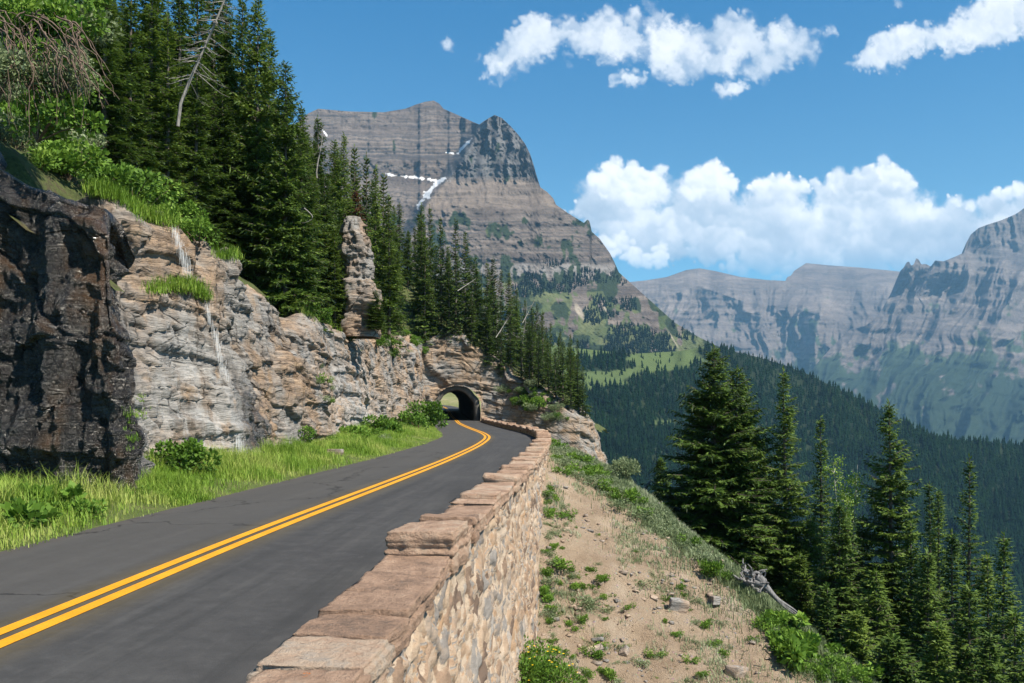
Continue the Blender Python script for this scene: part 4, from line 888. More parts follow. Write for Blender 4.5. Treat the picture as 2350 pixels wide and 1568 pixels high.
for i, (px, py, h_) in enumerate([(1118,835,8),(1150,860,7.5),(1172,850,9),(1196,872,7),(1215,885,8.5),(1236,892,7.5),(1258,905,8),(1275,918,7),(1292,925,9),(1310,935,8.5),(1326,942,8),(1065,765,8),(1082,790,7),(1338,955,7)]):
    a, _n = hit(BV_cliff, px, py)
    if a is None or a.y > 150: continue
    i_ = 5+i % 4; s = h_/12; w_ = s**.55*1.05
    plant_tree(FP[i_], (a.x, a.y+.3, a.z-.3), (w_, w_, s), i*1.7, 'small spruce rooted on the bare rock slope of the spur beside the tunnel', 'small spruces on the rock of the spur')
print('forest trees', len(front))
# ------------------------------------------------------------------ rubble parapet and retaining wall along the outer edge
def wall_stone():
    m, g = material("wall_stone"); p = g.pos(); st = g.attr('stone'); mo = g.attr('mortar')
    n = g.noise(g.mapping(p, (2.774, 1.032, 4.025)), 2.4, 8, .7); f = g.noise(p, 34, 5, .7)
    c = g.ramp(g.math('ADD', st, g.math('MULTIPLY', g.math('SUBTRACT', n, .5), .30)), [(.05, (0.130, 0.090, 0.068)), (.22, (0.278, 0.189, 0.130)), (.38, (0.370, 0.275, 0.197)), (.52, (0.175, 0.159, 0.149)), (.64, (0.278, 0.254, 0.233)), (.78, (0.333, 0.211, 0.124)), (.95, (0.352, 0.284, 0.226))])
    c = g.mix(g.math('MULTIPLY', g.smooth(f, .45, .3), .45), c, (0.065, 0.047, 0.037))
    mm = g.smooth(g.math('ADD', mo, g.math('MULTIPLY', g.math('SUBTRACT', f, .5), .35)), .45, .62)
    c = g.mix(mm, c, g.ramp(f, [(.3, (0.315, 0.245, 0.185)), (.7, (0.463, 0.370, 0.285))]))
    g.put(g.b.inputs['Base Color'], c); g.b.inputs['Roughness'].default_value = .9
    g.put(g.b.inputs['Normal'], g.bump(g.math('ADD', n, g.math('MULTIPLY', f, .6)), .7, .035)); return m
def coping_stone():
    m, g = material("coping_stone"); p = g.pos(); oi = g.new('ShaderNodeObjectInfo').outputs['Random']
    n = g.noise(g.mapping(g.vmath('ADD', p, g.vmath('SCALE', g.noise(p, 2.5, 4, out=1), .25)), (0.998, 0.958, 2.305), rot=(R(9), R(-7), 0)), 2.8, 9, .7); f = g.noise(p, 26, 6, .7); b = g.noise(p, 1.7, 4)
    c = g.ramp(g.math('ADD', n, g.math('MULTIPLY', g.math('SUBTRACT', oi, .5), .28)), [(.22, (0.153, 0.107, 0.083)), (.38, (0.283, 0.185, 0.131)), (.52, (0.376, 0.254, 0.183)), (.66, (0.422, 0.324, 0.248)), (.82, (0.322, 0.295, 0.267))])
    c = g.mix(g.math('MULTIPLY', g.smooth(f, .44, .3), .55), c, (0.057, 0.044, 0.036))
    c = g.mix(g.math('MULTIPLY', g.smooth(f, .60, .72), .5), c, (0.431, 0.368, 0.318))
    lich = g.math('MULTIPLY', g.smooth(g.noise(p, 3.1, 6, .7, dist=1), .665, .70), g.smooth(f, .42, .55))
    c = g.mix(lich, c, (0.573, 0.163, 0.016))
    g.put(g.b.inputs['Base Color'], c); g.b.inputs['Roughness'].default_value = .88
    g.put(g.b.inputs['Normal'], g.bump(g.math('ADD', g.math('MULTIPLY', n, 1.5), g.math('MULTIPLY', f, .7)), .95, .06)); return m
M_wall = wall_stone(); M_cope = coping_stone()
wall = empty('stone_wall', (float(road_x(20, 3.7)), 20, 0)); tag(wall, 'rubble stone wall with rough capstones along the outer road edge', 'wall')
W0 = Vector(wall.location)
yy = [-3.0]
while yy[-1] < 118.5: yy.append(yy[-1]+max(.03, .0042*abs(yy[-1])))
yy = np.array(yy)
zin = np.array([-.15, 0, .12, .22, .26]); nz_o = 110
gz = np.array([float(min(bank_z(float(wall_out(y, -3)), y), 0.05)) for y in yy]); gz = np.minimum(gz, sm(gz))-.35
rows = []
for z in zin: rows.append(np.c_[road_x(yy, 3.36), yy, np.full(len(yy), z)])
for i, t in enumerate(np.linspace(0, 1, nz_o)):
    z = .26+(gz-.26)*t; rows.append(np.c_[road_x(yy, 4.0)+.065*np.clip(.2-z, 0, 9), yy, z])
Vw = np.stack(rows, 1)
sv = np.repeat(yy[:, None], Vw.shape[1], 1); zv = Vw[:, :, 2]
wf = fbm(sv*1.4, zv*1.4, 0, 3, 121)*.11
f1, f2, cid = worley((sv+wf*1.5)/.72, (zv+wf*.7+.15*fbm(sv*2, 0, 0, 2, 125))/.29, 131)
f1b, f2b, cidb = worley((sv+wf*2)/.26, (zv+wf)/.12, 141)
mort = sstep(f2-f1, .17, .07); small = cid > .72
cid = np.where(small, cidb, cid); mort = np.where(small, np.maximum(mort, sstep(f2b-f1b, .15, .02)), mort)
mort = np.clip(mort+.35*(fbm(sv*.8, zv*.8, 0, 3, 145) > .35), 0, 1)
dsp = (1-mort)*(.035+.045*cid)+.045*fbm(sv*3, zv*5, 0, 5, 151)-.03
dsp[:, :5] *= -.5
Vw[:, :, 0] += dsp
wb = mesh_np('wall_face', (Vw-np.array(W0)).reshape(-1, 3), grid_faces(len(yy), Vw.shape[1])[:, ::-1], M_wall, {'stone': _h(np.floor(cid*9999), np.zeros_like(cid), np.zeros_like(cid), 3).ravel(), 'mortar': mort.ravel()}, smooth=False)
link('wall_face', wb, wall)
def block(cuts):
    bm = bmesh.new(); bmesh.ops.create_cube(bm, size=2); bmesh.ops.subdivide_edges(bm, edges=bm.edges[:], cuts=cuts, use_grid_fill=True)
    v = np.array([x.co[:] for x in bm.verts]); f = np.array([[q_.index for q_ in x.verts] for x in bm.faces]); bm.free(); return v, f
BLK = {c: block(c) for c in (5, 9, 26)}
def stone_mesh(name, seed, size, mat, cuts=9, rough=.10, strata=.06, round_=.30, tilt=0.0, origin=None):
    v, f = BLK[cuts]; v = v.copy(); n = np.linalg.norm(v, axis=1, keepdims=True); s3 = np.array(size)
    v = v*(1-round_)+v/n*1.15*round_
    off = seed*13.7
    q_ = v*s3
    d_ = rough*min(size)*2*(fbm(q_[:, 0]*2.2+off, q_[:, 1]*2.2, q_[:, 2]*2.2, 5, 161)[:, None])
    ly = np.floor(q_[:, 2]/.055+.5*fbm(q_[:, 0]*1.5+off, q_[:, 1]*1.5, 0, 2, 3)); la = (_h(ly, ly*0, ly*0, seed)-.5)*strata
    hd = v.copy(); hd[:, 2] = 0; hd = hd/(np.linalg.norm(hd, axis=1, keepdims=True)+1e-6)
    side = np.clip(np.linalg.norm(v[:, :2], axis=1)-.5, 0, 1)
    d_ = d_+.012*(cuts > 12)*fbm(q_[:, 0]*8+off, q_[:, 1]*8, q_[:, 2]*14, 4, 163)[:, None]
    q_ = q_+v/np.linalg.norm(v, axis=1, keepdims=True)*d_+hd*(la*side)[:, None]
    sk_ = np.random.default_rng(seed).normal(0, .035 if name == 'capstone' else .12, 4); q_[:, 0] += sk_[0]*q_[:, 1]; q_[:, 1] += sk_[1]*q_[:, 0]; q_[:, 2] += sk_[2]*.6*q_[:, 0]+sk_[3]*.6*q_[:, 1]
    return mesh_np(name, q_, f, mat, smooth=cuts < 9)
def rot_mesh(me, rz, loc):
    me.transform(Matrix.Translation(loc) @ Matrix.Rotation(rz, 4, 'Z'))
y = 1.6; k = 0; rnd = random.Random(5)
fixed = {9.9: (1.15, .27)}
while y < 117:
    ln = rnd.uniform(.55, 1.25)*(1 if y < 60 else 1.5); hh = rnd.choice([.11, .12, .13, .14]) if k % 4 else rnd.choice([.17, .20, .22])
    if 9.6 < y < 10.8: ln, hh = 1.35, .30
    elif 8.4 < y <= 9.6: hh = .12
    elif 4.5 < y < 8.4: ln = rnd.uniform(.7, 1.0); hh = rnd.choice([.12, .13, .14])
    wd = rnd.uniform(.38, .42); cy = y+ln/2; x = float(road_x(cy, 3.68+rnd.uniform(-.015, .015)))
    dx = float(road_x(cy+.5, 3.7)-road_x(cy-.5, 3.7)); rz = -math.atan(dx)
    me = stone_mesh('capstone', 400+k, (wd, ln/2*1.0, hh*.9), M_cope, 26 if y < 14 else 9 if y < 35 else 5, .075, .075, .05)
    rot_mesh(me, rz+rnd.uniform(-.04, .04), Vector((x, cy, .24+hh*.62+rnd.uniform(-.012, .012)))-W0)
    link('capstone', me, wall); y += ln*.985; k += 1
print('capstones', k)

# ------------------------------------------------------------------ rock pillar on the cliff edge
pr = np.random.default_rng(9)
nr, na = 150, 84; zz = np.linspace(-1.2, 7.0, nr); aa = np.linspace(0, 2*np.pi, na, endpoint=False)
ZZ, AA = np.meshgrid(zz, aa, indexing='ij')
cxr = np.cos(AA); sxr = np.sin(AA); sq = 1/np.maximum(np.abs(cxr), np.abs(sxr))**.75
lay1 = np.floor(ZZ/.72+.35*fbm(cxr*.8, sxr*.8, ZZ*.2, 2, 7)); lay2 = np.floor(ZZ/.2+.5*fbm(cxr, sxr, ZZ*.3, 2, 8))
rad = interp(ZZ, [(-1.2, 1.35), (0, 1.3), (1.6, 1.15), (2.6, 1.15), (2.75, .85), (4.2, .9), (4.4, 1.05), (5.6, .9), (6.4, .7), (7, .35)])*sq*.86
rad = rad+(_h(lay1, np.floor(AA*1.2), lay1*0, 5)-.5)*.34+(_h(lay2, np.floor(AA*2.2), lay2*0, 6)-.5)*.16+.22*fbm(cxr*1.2, sxr*1.2, ZZ*.7, 5, 9)
cxo = .18*np.sin(ZZ*.8)-.05*ZZ
Vp = np.stack([cxo+rad*cxr, rad*sxr*1.1, ZZ], -1).reshape(-1, 3); Vp = np.vstack([Vp, [[cxo[-1, 0], 0, 7.1]]])
i = np.arange(nr-1)[:, None]*na; j = np.arange(na)[None]; fp = np.stack([i+j, i+(j+1) % na, i+na+(j+1) % na, i+na+j], -1).reshape(-1, 4)
capf = np.stack([(nr-1)*na+np.arange(na), (nr-1)*na+(np.arange(na)+1) % na, np.full(na, nr*na)], 1)
pp = P(828, 735, 58); pil = link('rock_pillar', mesh_np('rock_pillar', Vp, [fp, capf], M_pillar, smooth=False)); pil.location = (pp.x, pp.y, pp.z)
tag(pil, 'stacked brown rock pillar standing on the cliff edge among the spruces', 'rock')

# ------------------------------------------------------------------ spruces below the road on the right
def right_tree(px, top, d_, wd, seed, label, dz=0.0, bare=.04, sparse=1.0, ragged=.3, mat=None, name='spruce_tree', zb=None):
    x = (px-CX)/F*d_; z = drop(BV_bank, x, d_) if zb is None else zb
    if z is None: z = -10
    Ht = H+(HY-top)/F*d_-z; rd = wd*(1.4 if seed in (501, 502) else 1.18)/F*d_
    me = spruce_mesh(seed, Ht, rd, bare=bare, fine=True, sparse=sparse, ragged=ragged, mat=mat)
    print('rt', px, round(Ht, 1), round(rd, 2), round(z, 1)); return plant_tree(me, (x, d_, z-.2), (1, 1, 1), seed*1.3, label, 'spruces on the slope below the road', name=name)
right_tree(1640, 788, 41, 128, 501, 'tallest broad spruce below the road, left one of the joined pair', ragged=.3, sparse=1.4)
right_tree(1692, 835, 41.8, 118, 502, 'right one of the joined pair of broad spruces, slightly shorter', ragged=.3, sparse=1.35)
right_tree(1745, 1010, 43, 62, 503, 'half hidden spruce between the joined pair and the open topped spruce')
right_tree(1800, 838, 41, 84, 504, 'open topped spruce standing alone right of the joined pair', ragged=.42, sparse=1.0)
right_tree(1884, 950, 46, 40, 505, 'very thin spruce spire between two wide spruces', ragged=.4)
right_tree(2042, 912, 38, 118, 506, 'wide spruce with a ragged long leader, right of the pale green birch', ragged=.44, sparse=1.1)
right_tree(1925, 1150, 36, 78, 507, 'dense spruce in front of the thin spire, its foot by the sapling', ragged=.3, sparse=1.15)
right_tree(1978, 1180, 38.5, 64, 508, 'spruce directly below the pale green birch')
right_tree(2132, 1100, 43, 32, 509, 'left one of two thin pole spruces', ragged=.4)
right_tree(2153, 1116, 41, 34, 510, 'right one of two thin pole spruces', ragged=.4)
right_tree(2222, 1040, 36, 62, 511, 'spruce with a bare pale trunk down its left side', ragged=.6, sparse=.8)
right_tree(2302, 1216, 33, 60, 512, 'last spruce at the right edge of the picture', ragged=.4)
right_tree(2130, 1255, 33, 74, 513, 'dark spruce in front of the two thin pole spruces', sparse=1.1)
right_tree(2050, 1448, 25, 66, 514, 'young spruce at the bottom edge, lighter green', sparse=1.1, ragged=.2)
right_tree(2225, 1330, 29, 70, 515, 'spruce low in the bottom right corner, in front of the bare trunk')
right_tree(2330, 1390, 27, 70, 516, 'lowest spruce in the bottom right corner')
right_tree(1516, 1046, 47, 27, 517, 'small narrow bronze green spruce left of the joined pair', ragged=.2)
right_tree(1549, 1130, 45, 34, 518, 'short dark spruce tucked under the left boughs of the joined pair')
right_tree(1898, 1335, 28.5, 22, 519, 'thin sapling spruce growing at the foot of the bank', ragged=.45, sparse=.8)
right_tree(1860, 1180, 40, 62, 520, 'shaded spruce behind the open topped spruce')
right_tree(2010, 1300, 31, 66, 521, 'spruce just behind the lighter green young one')
for j_, (px, top, d_, wd, lb) in enumerate([(2092,1190,36,54,'slim spruce between the wide ragged spruce and the thin poles'),(2185,1210,35,52,'spruce filling the gap left of the bare trunk'),(2268,1262,35,50,'spruce between the bare trunk and the last one at the right edge'),(1835,1262,38,52,'low spruce in the shade under the open topped spruce'),(1965,1395,28,58,'bushy spruce above the lower end of the bank'),(2270,1440,26,62,'small spruce filling the bottom right corner'),(1780,1180,44,52,'dark spruce behind the right skirts of the joined pair'),(2150,1420,27,60,'spruce right of the lighter green young one')]):
    right_tree(px, top, d_, wd, 560+j_, lb, sparse=1.1, ragged=.35)
# pale birch
def birch_mesh(seed, Ht, Rd):
    r = np.random.default_rng(seed); tr = Acc(); lf = Acc(); tz = np.linspace(0, 1, 9)
    for q_ in range(3):
        a = r.uniform(0, 6.28); h = Ht*r.uniform(.75, 1.0); c = np.stack([np.cos(a)*Rd*.5*tz**1.3, np.sin(a)*Rd*.5*tz**1.3, h*tz], 1)
        V, f = tube(c, .05*(1-tz)+.01, 6); tr.add(V, f, .5)
        for b in range(44):
            t = r.uniform(.25, 1); p = np.array([np.interp(t, tz, c[:, k_]) for k_ in range(3)]); az = r.uniform(0, 6.28); L = Rd*(1.15-t)*r.uniform(.5, 1)+.2
            s = np.linspace(0, 1, 5); bq = p+np.c_[np.cos(az)*L*s, np.sin(az)*L*s, L*(.9*s-.3*s*s)]; V, f = tube(bq, .012*(1-s)+.003, 3); tr.add(V, f, .5)
            n = 46; u = r.uniform(.15, 1.05, n); lp = p+np.c_[np.cos(az)*L*u, np.sin(az)*L*u, L*(.9*u-.3*u*u)]+r.normal(0, .11, (n, 3))
            diamonds(lp, unit(r.normal(0, 1, (n, 3))-np.array([0, 0, .4])), np.full(n, .10)*r.uniform(.7, 1.3, n), np.full(n, .035), unit(r.normal(0, 1, (n, 3))), lf, np.clip(.55+r.normal(0, .15, n), 0, 1))
    return lf.mesh('birch_leaves', M_leaf, smooth=False), tr.mesh('birch_trunk', bark_material("birch_bark", [(.3, (.3, .29, .26)), (.7, (.62, .60, .56))]))
d_ = 40; x = (1945-CX)/F*d_; z = drop(BV_bank, x, d_) or -10
plant_tree(birch_mesh(5, H+(HY-1036)/F*d_-z, 1.3), (x, d_, z-.1), (1, 1, 1), 0, 'pale green leafy birch between the dark spruces', None, name='birch_tree')

# dead wood
nm = dead_tree(601, 9.5, 90, 1.5, lean=(2.6, 0), r0=.07, curl=.9)
q_ = P(408, 215, 39); place_snag(nm, (q_.x, q_.y, q_.z-1.5), 0, 'bleached dead birch leaning right among the dark spruces', tilt=(0, .05))
sn_ = [(1098,770,612,128,'pale bare snag with drooping branches, left of the bushy pale snag'),(1118,790,640,129,'short pale snag between the two tallest bare snags'),(1143,800,622,131,'straight bare pole snag above the tunnel spur'),(1168,770,634,133,'tall pale snag with comb like branches above the tunnel'),(1085,800,655,126,'thin grey snag at the left of the pale snags'),(1200,810,690,136,'small grey snag near the step of the spur'),(735,415,300,58,'thin white pole snag against the peak above the pillar'),(1222,850,770,138,'low grey snag at the rock edge of the spur')]
for i, (px, pb, pt, d_, lb) in enumerate(sn_):
    a = P(px, pb, d_); x = a.x; z = drop(BV_hill, x, d_); z = a.z if z is None or px < 800 else z
    Ht = H+(HY-pt)/F*d_-z; place_snag(dead_tree(620+i, Ht, 34 if i not in (2, 6) else 14, .2*Ht if i not in (2, 6) else .5, lean=(pr.uniform(-.5, .5), 0), curl=.8, r0=.006*Ht+.02), (x, d_-1.0, z-.1), i*1.1, lb, 'bare snags among the spruces')
for i, (xa, ya, xb, yb, d_, lb) in enumerate([(1138,775,1172,722,122,'fallen white trunk lying slanted above the tunnel portal'),(1199,742,1228,688,130,'leaning white trunk right of the slanted fallen trunk'),(1050,668,1092,640,112,'grey trunk lying across the spruce boughs')]):
    a, b = P(xa, ya, d_-4), P(xb, yb, d_); s = np.linspace(0, 1, 8); L = np.array(a)[None]*(1-s[:, None])+np.array(b)[None]*s[:, None]-np.array(a)
    A_ = Acc(); V, f = tube(L, (.05*(1-s)+.015), 6); A_.add(V, f, .5)
    for t in (.35, .5, .62, .75, .85):
        p = np.array(b-a)*t; bq = p+np.outer(np.linspace(0, 1, 4), pr.normal(0, .5, 3)+np.array([0, 0, .3])); V, f = tube(bq, .03*(1-np.linspace(0, 1, 4))+.01, 4); A_.add(V, f, .5)
    o = link('fallen_trunk', A_.mesh('fallen_trunk', M_dead)); o.location = a; tag(o, lb, 'log')
# rust coloured dead spruce by the pillar
d_ = 62; a = P(817, 560, d_); me = spruce_mesh(640, H+(HY-440)/F*d_-a.z, .95, bare=.1, fine=False, ragged=.5, sparse=.8, mat=M_rust); plant_tree(me, (a.x, d_, a.z), (1, 1, 1), 0, 'rust brown dead spruce above the rock pillar', None, 'dead tree')
# curved bare branch hanging from the front spruces
s = np.linspace(0, 1, 12); A_ = Acc(); a = P(700, 480, 45.5); V, f = tube(np.c_[.45*np.sin(s*3.4), 0*s-.2, -1.3*s+.5*s*s], .028*(1-s)+.008, 5); A_.add(V, f, .5)
o = link('bare_branch', A_.mesh('bare_branch', M_dead)); o.location = a; tag(o, 'pale hooked bare branch hanging in the front rank spruces', 'branch')
# white crooked snag on the bank crest
a = P(1464, 1138, 42.5); s = np.linspace(0, 1, 10); A_ = Acc(); V, f = tube(np.c_[.62*s**.8, 0*s, .95*s-.12*s**3], .10*(1-s)**.6+.03, 7); A_.add(V, f, .5)
V, f = tube(np.array([[.62, 0, .85], [.85, 0, .72], [.95, .1, .4]]), [.035, .025, .01], 5); A_.add(V, f, .5); V, f = tube(np.array([[.5, 0, .8], [.75, -.1, .5], [.95, -.1, .25]]), [.03, .02, .01], 4); A_.add(V, f, .5)
o = link('crooked_snag', A_.mesh('crooked_snag', M_dead)); o.location = (a.x, a.y, a.z-.1); tag(o, 'short crooked white snag sticking up from the bank crest', 'dead tree')
# silver root mass
M_silver = bark_material("silver_driftwood", [(.3, (0.078, 0.075, 0.078)), (.55, (0.180, 0.177, 0.180)), (.75, (0.300, 0.294, 0.288))])
A_ = Acc(); r = np.random.default_rng(31)
for i in range(34):
    az = r.uniform(0, 6.28); L = r.uniform(.5, 1.15); s = np.linspace(0, 1, 12); c = np.c_[np.cos(az)*L*s*.62, np.sin(az)*L*s*.62, L*s*r.uniform(-.15, 1.0)]
    w_ = np.c_[fbm(s*2.5+i*9, 0, 0, 3, 41), fbm(s*2.5+i*9, 5, 0, 3, 42), fbm(s*2.5+i*9, 9, 0, 3, 43)]*.30*s[:, None]
    V, f = tube(c+w_, (.085*(1-s)**.7+.018)*r.uniform(.7, 1.3), 6); A_.add(V, f, .5)
s = np.linspace(0, 1, 14)
for k_ in range(3):
    V, f = tube(np.c_[.1+1.5*s+.1*k_, -.1-.25*s, .25-1.2*s+.22*np.sin(s*5+k_)*(1-s)], .13*(1-s)+.02, 7); A_.add(V, f, .5)
a, _n = hit(BV_bank, 1722, 1352); a = a or P(1722, 1352, 29); o = link('driftwood_stump', A_.mesh('driftwood_stump', M_silver)); o.location = (a.x, a.y, a.z+.05); o.scale = (.85, .85, .85)
tag(o, 'silver grey upturned root stump on the crest of the bank', 'stump')
# stones on the bank
M_rockb = rock_material("bank_stone", [(.28, (.20, .15, .12)), (.45, (.33, .245, .185)), (.6, (.44, .34, .265)), (.75, (.47, .41, .35))], wet=False, scale=2.5)
for i, (px, py, sz, lb) in enumerate([(1556,1402,(.30,.17,.24),'square tan boulder in the middle of the bare bank'),(1690,1548,(.30,.20,.16),'flat tan slab at the bottom edge of the bank'),(1640,1383,(.24,.14,.14),'low brown stone to the right of the square boulder'),(1372,1470,(.16,.1,.06),'thin slate lying by the left part of the bank'),(1350,1502,(.42,.22,.10),'grey slab half buried above the flowering bush'),(1432,1500,(.17,.12,.09),'small grey stone at the foot of the bank'),(1378,1340,(.10,.08,.05),'small pale stone on the upper bare soil'),(1500,1375,(.12,.08,.06),'small stone left of the square boulder'),(1820,1365,(.30,.2,.14),'brown stone behind the silver stump')]):
    a, n_ = hit(BV_bank, px, py)
    if a is None: continue
    o = link('bank_rock', stone_mesh('bank_rock', 700+i, sz, M_rockb, 9, .14, .03, .22)); o.location = a+Vector((0, 0, sz[2]*.45)); o.rotation_euler = (.1*i, .25, i*.9); tag(o, lb, 'stone')
# ------------------------------------------------------------------ far woods (one mass each)
def cone_trees(name, pts, hts, seed, mat, tiers=3, sides=6, wr=.17):
    r = np.random.default_rng(seed); n = len(pts); Vs = []; Fs = []; base = 0; T = []
    tone = np.clip(.36+.2*fbm(pts[:, 0]*.01, pts[:, 1]*.01, 0, 3, seed)+r.normal(0, .11, n), 0, 1)
    a = np.linspace(0, 2*np.pi, sides, endpoint=False)
    for t in range(tiers):
        z0 = t/tiers*.86; z1 = min(z0+.86/tiers*1.55, 1.0); rr = wr*(1-z0*.96)
        ang = a[None]+r.uniform(0, 6.28, n)[:, None]; rad = hts[:, None]*rr*r.uniform(.65, 1.2, (n, sides))
        ring = np.stack([pts[:, None, 0]+rad*np.cos(ang), pts[:, None, 1]+rad*np.sin(ang), pts[:, None, 2]+hts[:, None]*(z0+r.uniform(-.03, .03, (n, sides)))], -1)
        apex = np.c_[pts[:, 0], pts[:, 1], pts[:, 2]+hts*z1][:, None]
        V = np.concatenate([ring, apex], 1).reshape(-1, 3); i = base+np.arange(n)[:, None]*(sides+1); k = np.arange(sides)[None]
        Fs.append(np.stack([i+k, i+(k+1) % sides, np.broadcast_to(i+sides, (n, sides))], -1).reshape(-1, 3)); Vs.append(V); base += len(V); T.append(np.repeat(tone, sides+1))
    return mesh_np(name, np.concatenate(Vs), np.concatenate(Fs), mat, {'tone': np.concatenate(T)}, smooth=False)
def sample_grid(PX, PY, Dm, n, seed, weight=None):
    r = np.random.default_rng(seed); u = r.uniform(0, PX.shape[0]-1.001, n); v = r.uniform(0, PX.shape[1]-1.001, n)
    i = u.astype(int); j = v.astype(int); fu, fv = u-i, v-j
    b = lambda G: (G[i, j]*(1-fu)*(1-fv)+G[i+1, j]*fu*(1-fv)+G[i, j+1]*(1-fu)*fv+G[i+1, j+1]*fu*fv)
    px, py, dm = b(PX), b(PY), b(Dm)
    return px, py, dm
px, py, dm = sample_grid(PXb, PYb, Db, 46000, 3)
gap = fbm(px*.012, py*.03, 3, 4, 86)+np.interp(py, [780, 812, 850, 900], [.45, .2, -.2, -.8])-np.clip((px-1560)/120, -.2, 1.5)
kp = (gap < .12) | (np.random.default_rng(2).uniform(0, 1, len(px)) < .12)
kp &= (py < 1480) | (px < 1500)
px, py, dm = px[kp], py[kp], dm[kp]; r = np.random.default_rng(8); hts = (8+12*r.uniform(0, 1, len(px))**1.5)*np.clip(.7+.3*(1-gap[kp]), .6, 1)
pts = to_world(px, py, dm); pts[:, 2] -= 1
M_wood = leaf_material("far_wood", [(0, (0.003, 0.005, 0.004)), (.4, (0.004, 0.013, 0.007)), (.7, (0.007, 0.021, 0.008)), (1, (0.018, 0.034, 0.013))], .1)
for n_ in M_wood.node_tree.nodes:
    if n_.type == 'BSDF_PRINCIPLED': n_.inputs['Specular IOR Level'].default_value = .02; n_.inputs['Roughness'].default_value = .95
tag(link('forest', cone_trees('forest', pts, hts, 4, M_wood, 3, 6, .25)), 'dense dark conifer forest covering the flank that falls to the valley', 'forest', kind='stuff')
# scattered groves on the foot of the layered peak
r = np.random.default_rng(6); px = r.uniform(1150, 1660, 9000); py = r.uniform(600, 858, 9000)
gi = np.clip((px-640)/1.9, 0, len(apx)-2).astype(int); top_ = interp(px, A_top); bot_ = interp(px, A_bot); v = (py-bot_)/(top_-bot_); kp = (v > .005) & (v < .96)
px, py, gi, v = px[kp], py[kp], gi[kp], v[kp]; dm = A_D[gi, np.clip((v*329).astype(int), 0, 328)]
den = fbm(px*.014, py*.03, 2, 4, 301)+.25*fbm(px*.06, py*.08, 2, 3, 302)+np.interp(py, [600, 650, 700, 760, 800, 830], [-.35, .06, .06, -.02, .25, .6])-np.clip((px-1450)/500, 0, .5)*(py < 770)
kp = den > .14; pts = to_world(px[kp], py[kp], dm[kp]); hts = r.uniform(9, 17, kp.sum())
tag(link('grove', cone_trees('grove', pts, hts, 9, M_wood, 2, 5, .2)), 'dark fir groves scattered over the green foot of the layered peak', 'forest', kind='stuff')

# ------------------------------------------------------------------ brush on the open slope above the cliff
SH = {'willow': [shrub_mesh(801+i, .75, .9, 1500, .085, M_sage, 9, .3, .42) for i in range(2)], 'alder': [shrub_mesh(811+i, .85, 1.0, 1500, .10, M_leaf, 9, .2, .7) for i in range(3)],
      'herb': [shrub_mesh(821+i, .42, .4, 500, .085, M_leaf, 6, .5, .45) for i in range(3)], 'sage': [shrub_mesh(831+i, .38, .30, 520, .055, M_sage, 7, .5, .5) for i in range(2)],
      'leafy': [shrub_mesh(841+i, .5, .45, 420, .17, M_leaf, 6, .35, .75) for i in range(2)]}
def scatter(poly, n, bvs, kinds, smin, smax, label, group, seed, sink=.08, gap=.5, cat='shrub', name='shrub', patchy=0):
    r = np.random.default_rng(seed); pl = np.array(poly, float); got = []; tries = 0
    while len(got) < n and tries < n*30:
        tries += 1; x = r.uniform(pl[:, 0].min(), pl[:, 0].max()); y = r.uniform(pl[:, 1].min(), pl[:, 1].max())
        if not inside(np.array([x]), np.array([y]), pl)[0]: continue
        best = None
        for b in bvs:
            a, nn = hit(b, x, y)
            if a is not None and (best is None or a.y < best.y): best = a
        if best is None or best.y > 190 or any((best-g_).length < gap for g_ in got): continue
        if patchy and fbm(best.x*.55, best.y*.55, 0, 3, seed)+r.normal(0, .18) < patchy-.35: continue
        got.append(best); me = SH[kinds[r.integers(0, len(kinds))]]; me = me[r.integers(0, len(me))]; s = smin+(smax-smin)*r.uniform(0, 1)**(2.2 if patchy else 1)
        place_shrub(me, best-Vector((0, 0, sink)), (s*r.uniform(.8, 1.2), s*r.uniform(.8, 1.2), s*r.uniform(.8, 1.15)), r.uniform(0, 6.28), label, group, cat, name)
    return len(got)
HB = [BV_cliff, BV_hill]
n1 = scatter([(125,330),(140,215),(260,180),(345,230),(385,310),(420,420),(300,430),(200,400)], 42, HB, ['willow','willow','alder','herb'], .8, 1.5, 'grey green willow brush on the open slope above the wet cliff', 'brush above the wet cliff', 1)
n0 = scatter([(-20,150),(130,190),(215,250),(205,440),(130,420),(60,360),(-20,330)], 64, HB, ['alder','willow','herb'], 1.0, 1.8, 'bush on the steep turf between the hanging roots and the wet cliff', 'bushes under the hanging roots', 8)
n2 = scatter([(260,430),(420,400),(520,480),(560,560),(470,570),(330,500)], 40, HB, ['alder','alder','herb'], .7, 1.35, 'bright green bush in the clump over the little waterfall', 'bushes over the waterfall', 2)
n3 = scatter([(520,520),(640,560),(720,660),(800,700),(840,760),(800,790),(720,750),(690,690),(620,600)], 42, HB, ['willow','alder','herb','sage'], .7, 1.3, 'low bush on the sloping ledge between brown cliff and spruces', 'bushes along the ledge', 3)
n4 = scatter([(850,735),(960,775),(985,810),(900,830),(850,790)], 18, HB, ['herb','alder','sage'], .7, 1.3, 'small bush on the cliff shelf near the tunnel', 'bushes on the shelf', 4)
n5 = scatter([(1120,860),(1250,900),(1320,960),(1300,985),(1180,930)], 26, HB, ['herb','alder','willow'], .9, 1.8, 'green bush at the foot of the spur trees right of the tunnel', 'bushes on the spur', 5)
n6 = scatter([(690,780),(760,880),(770,960),(730,900)], 8, HB, ['herb','sage'], .5, .9, 'small plant tuft growing from a crack in the brown cliff face', 'tufts on the cliff face', 6, gap=.3)
n7 = scatter([(1405,1080),(1500,1140),(1560,1120),(1440,1010),(1380,1000)], 26, [BV_bank], ['willow','herb'], .7, 1.3, 'bush on the green hollow left of the small bronze spruce', 'bushes in the hollow', 7, gap=1.0)
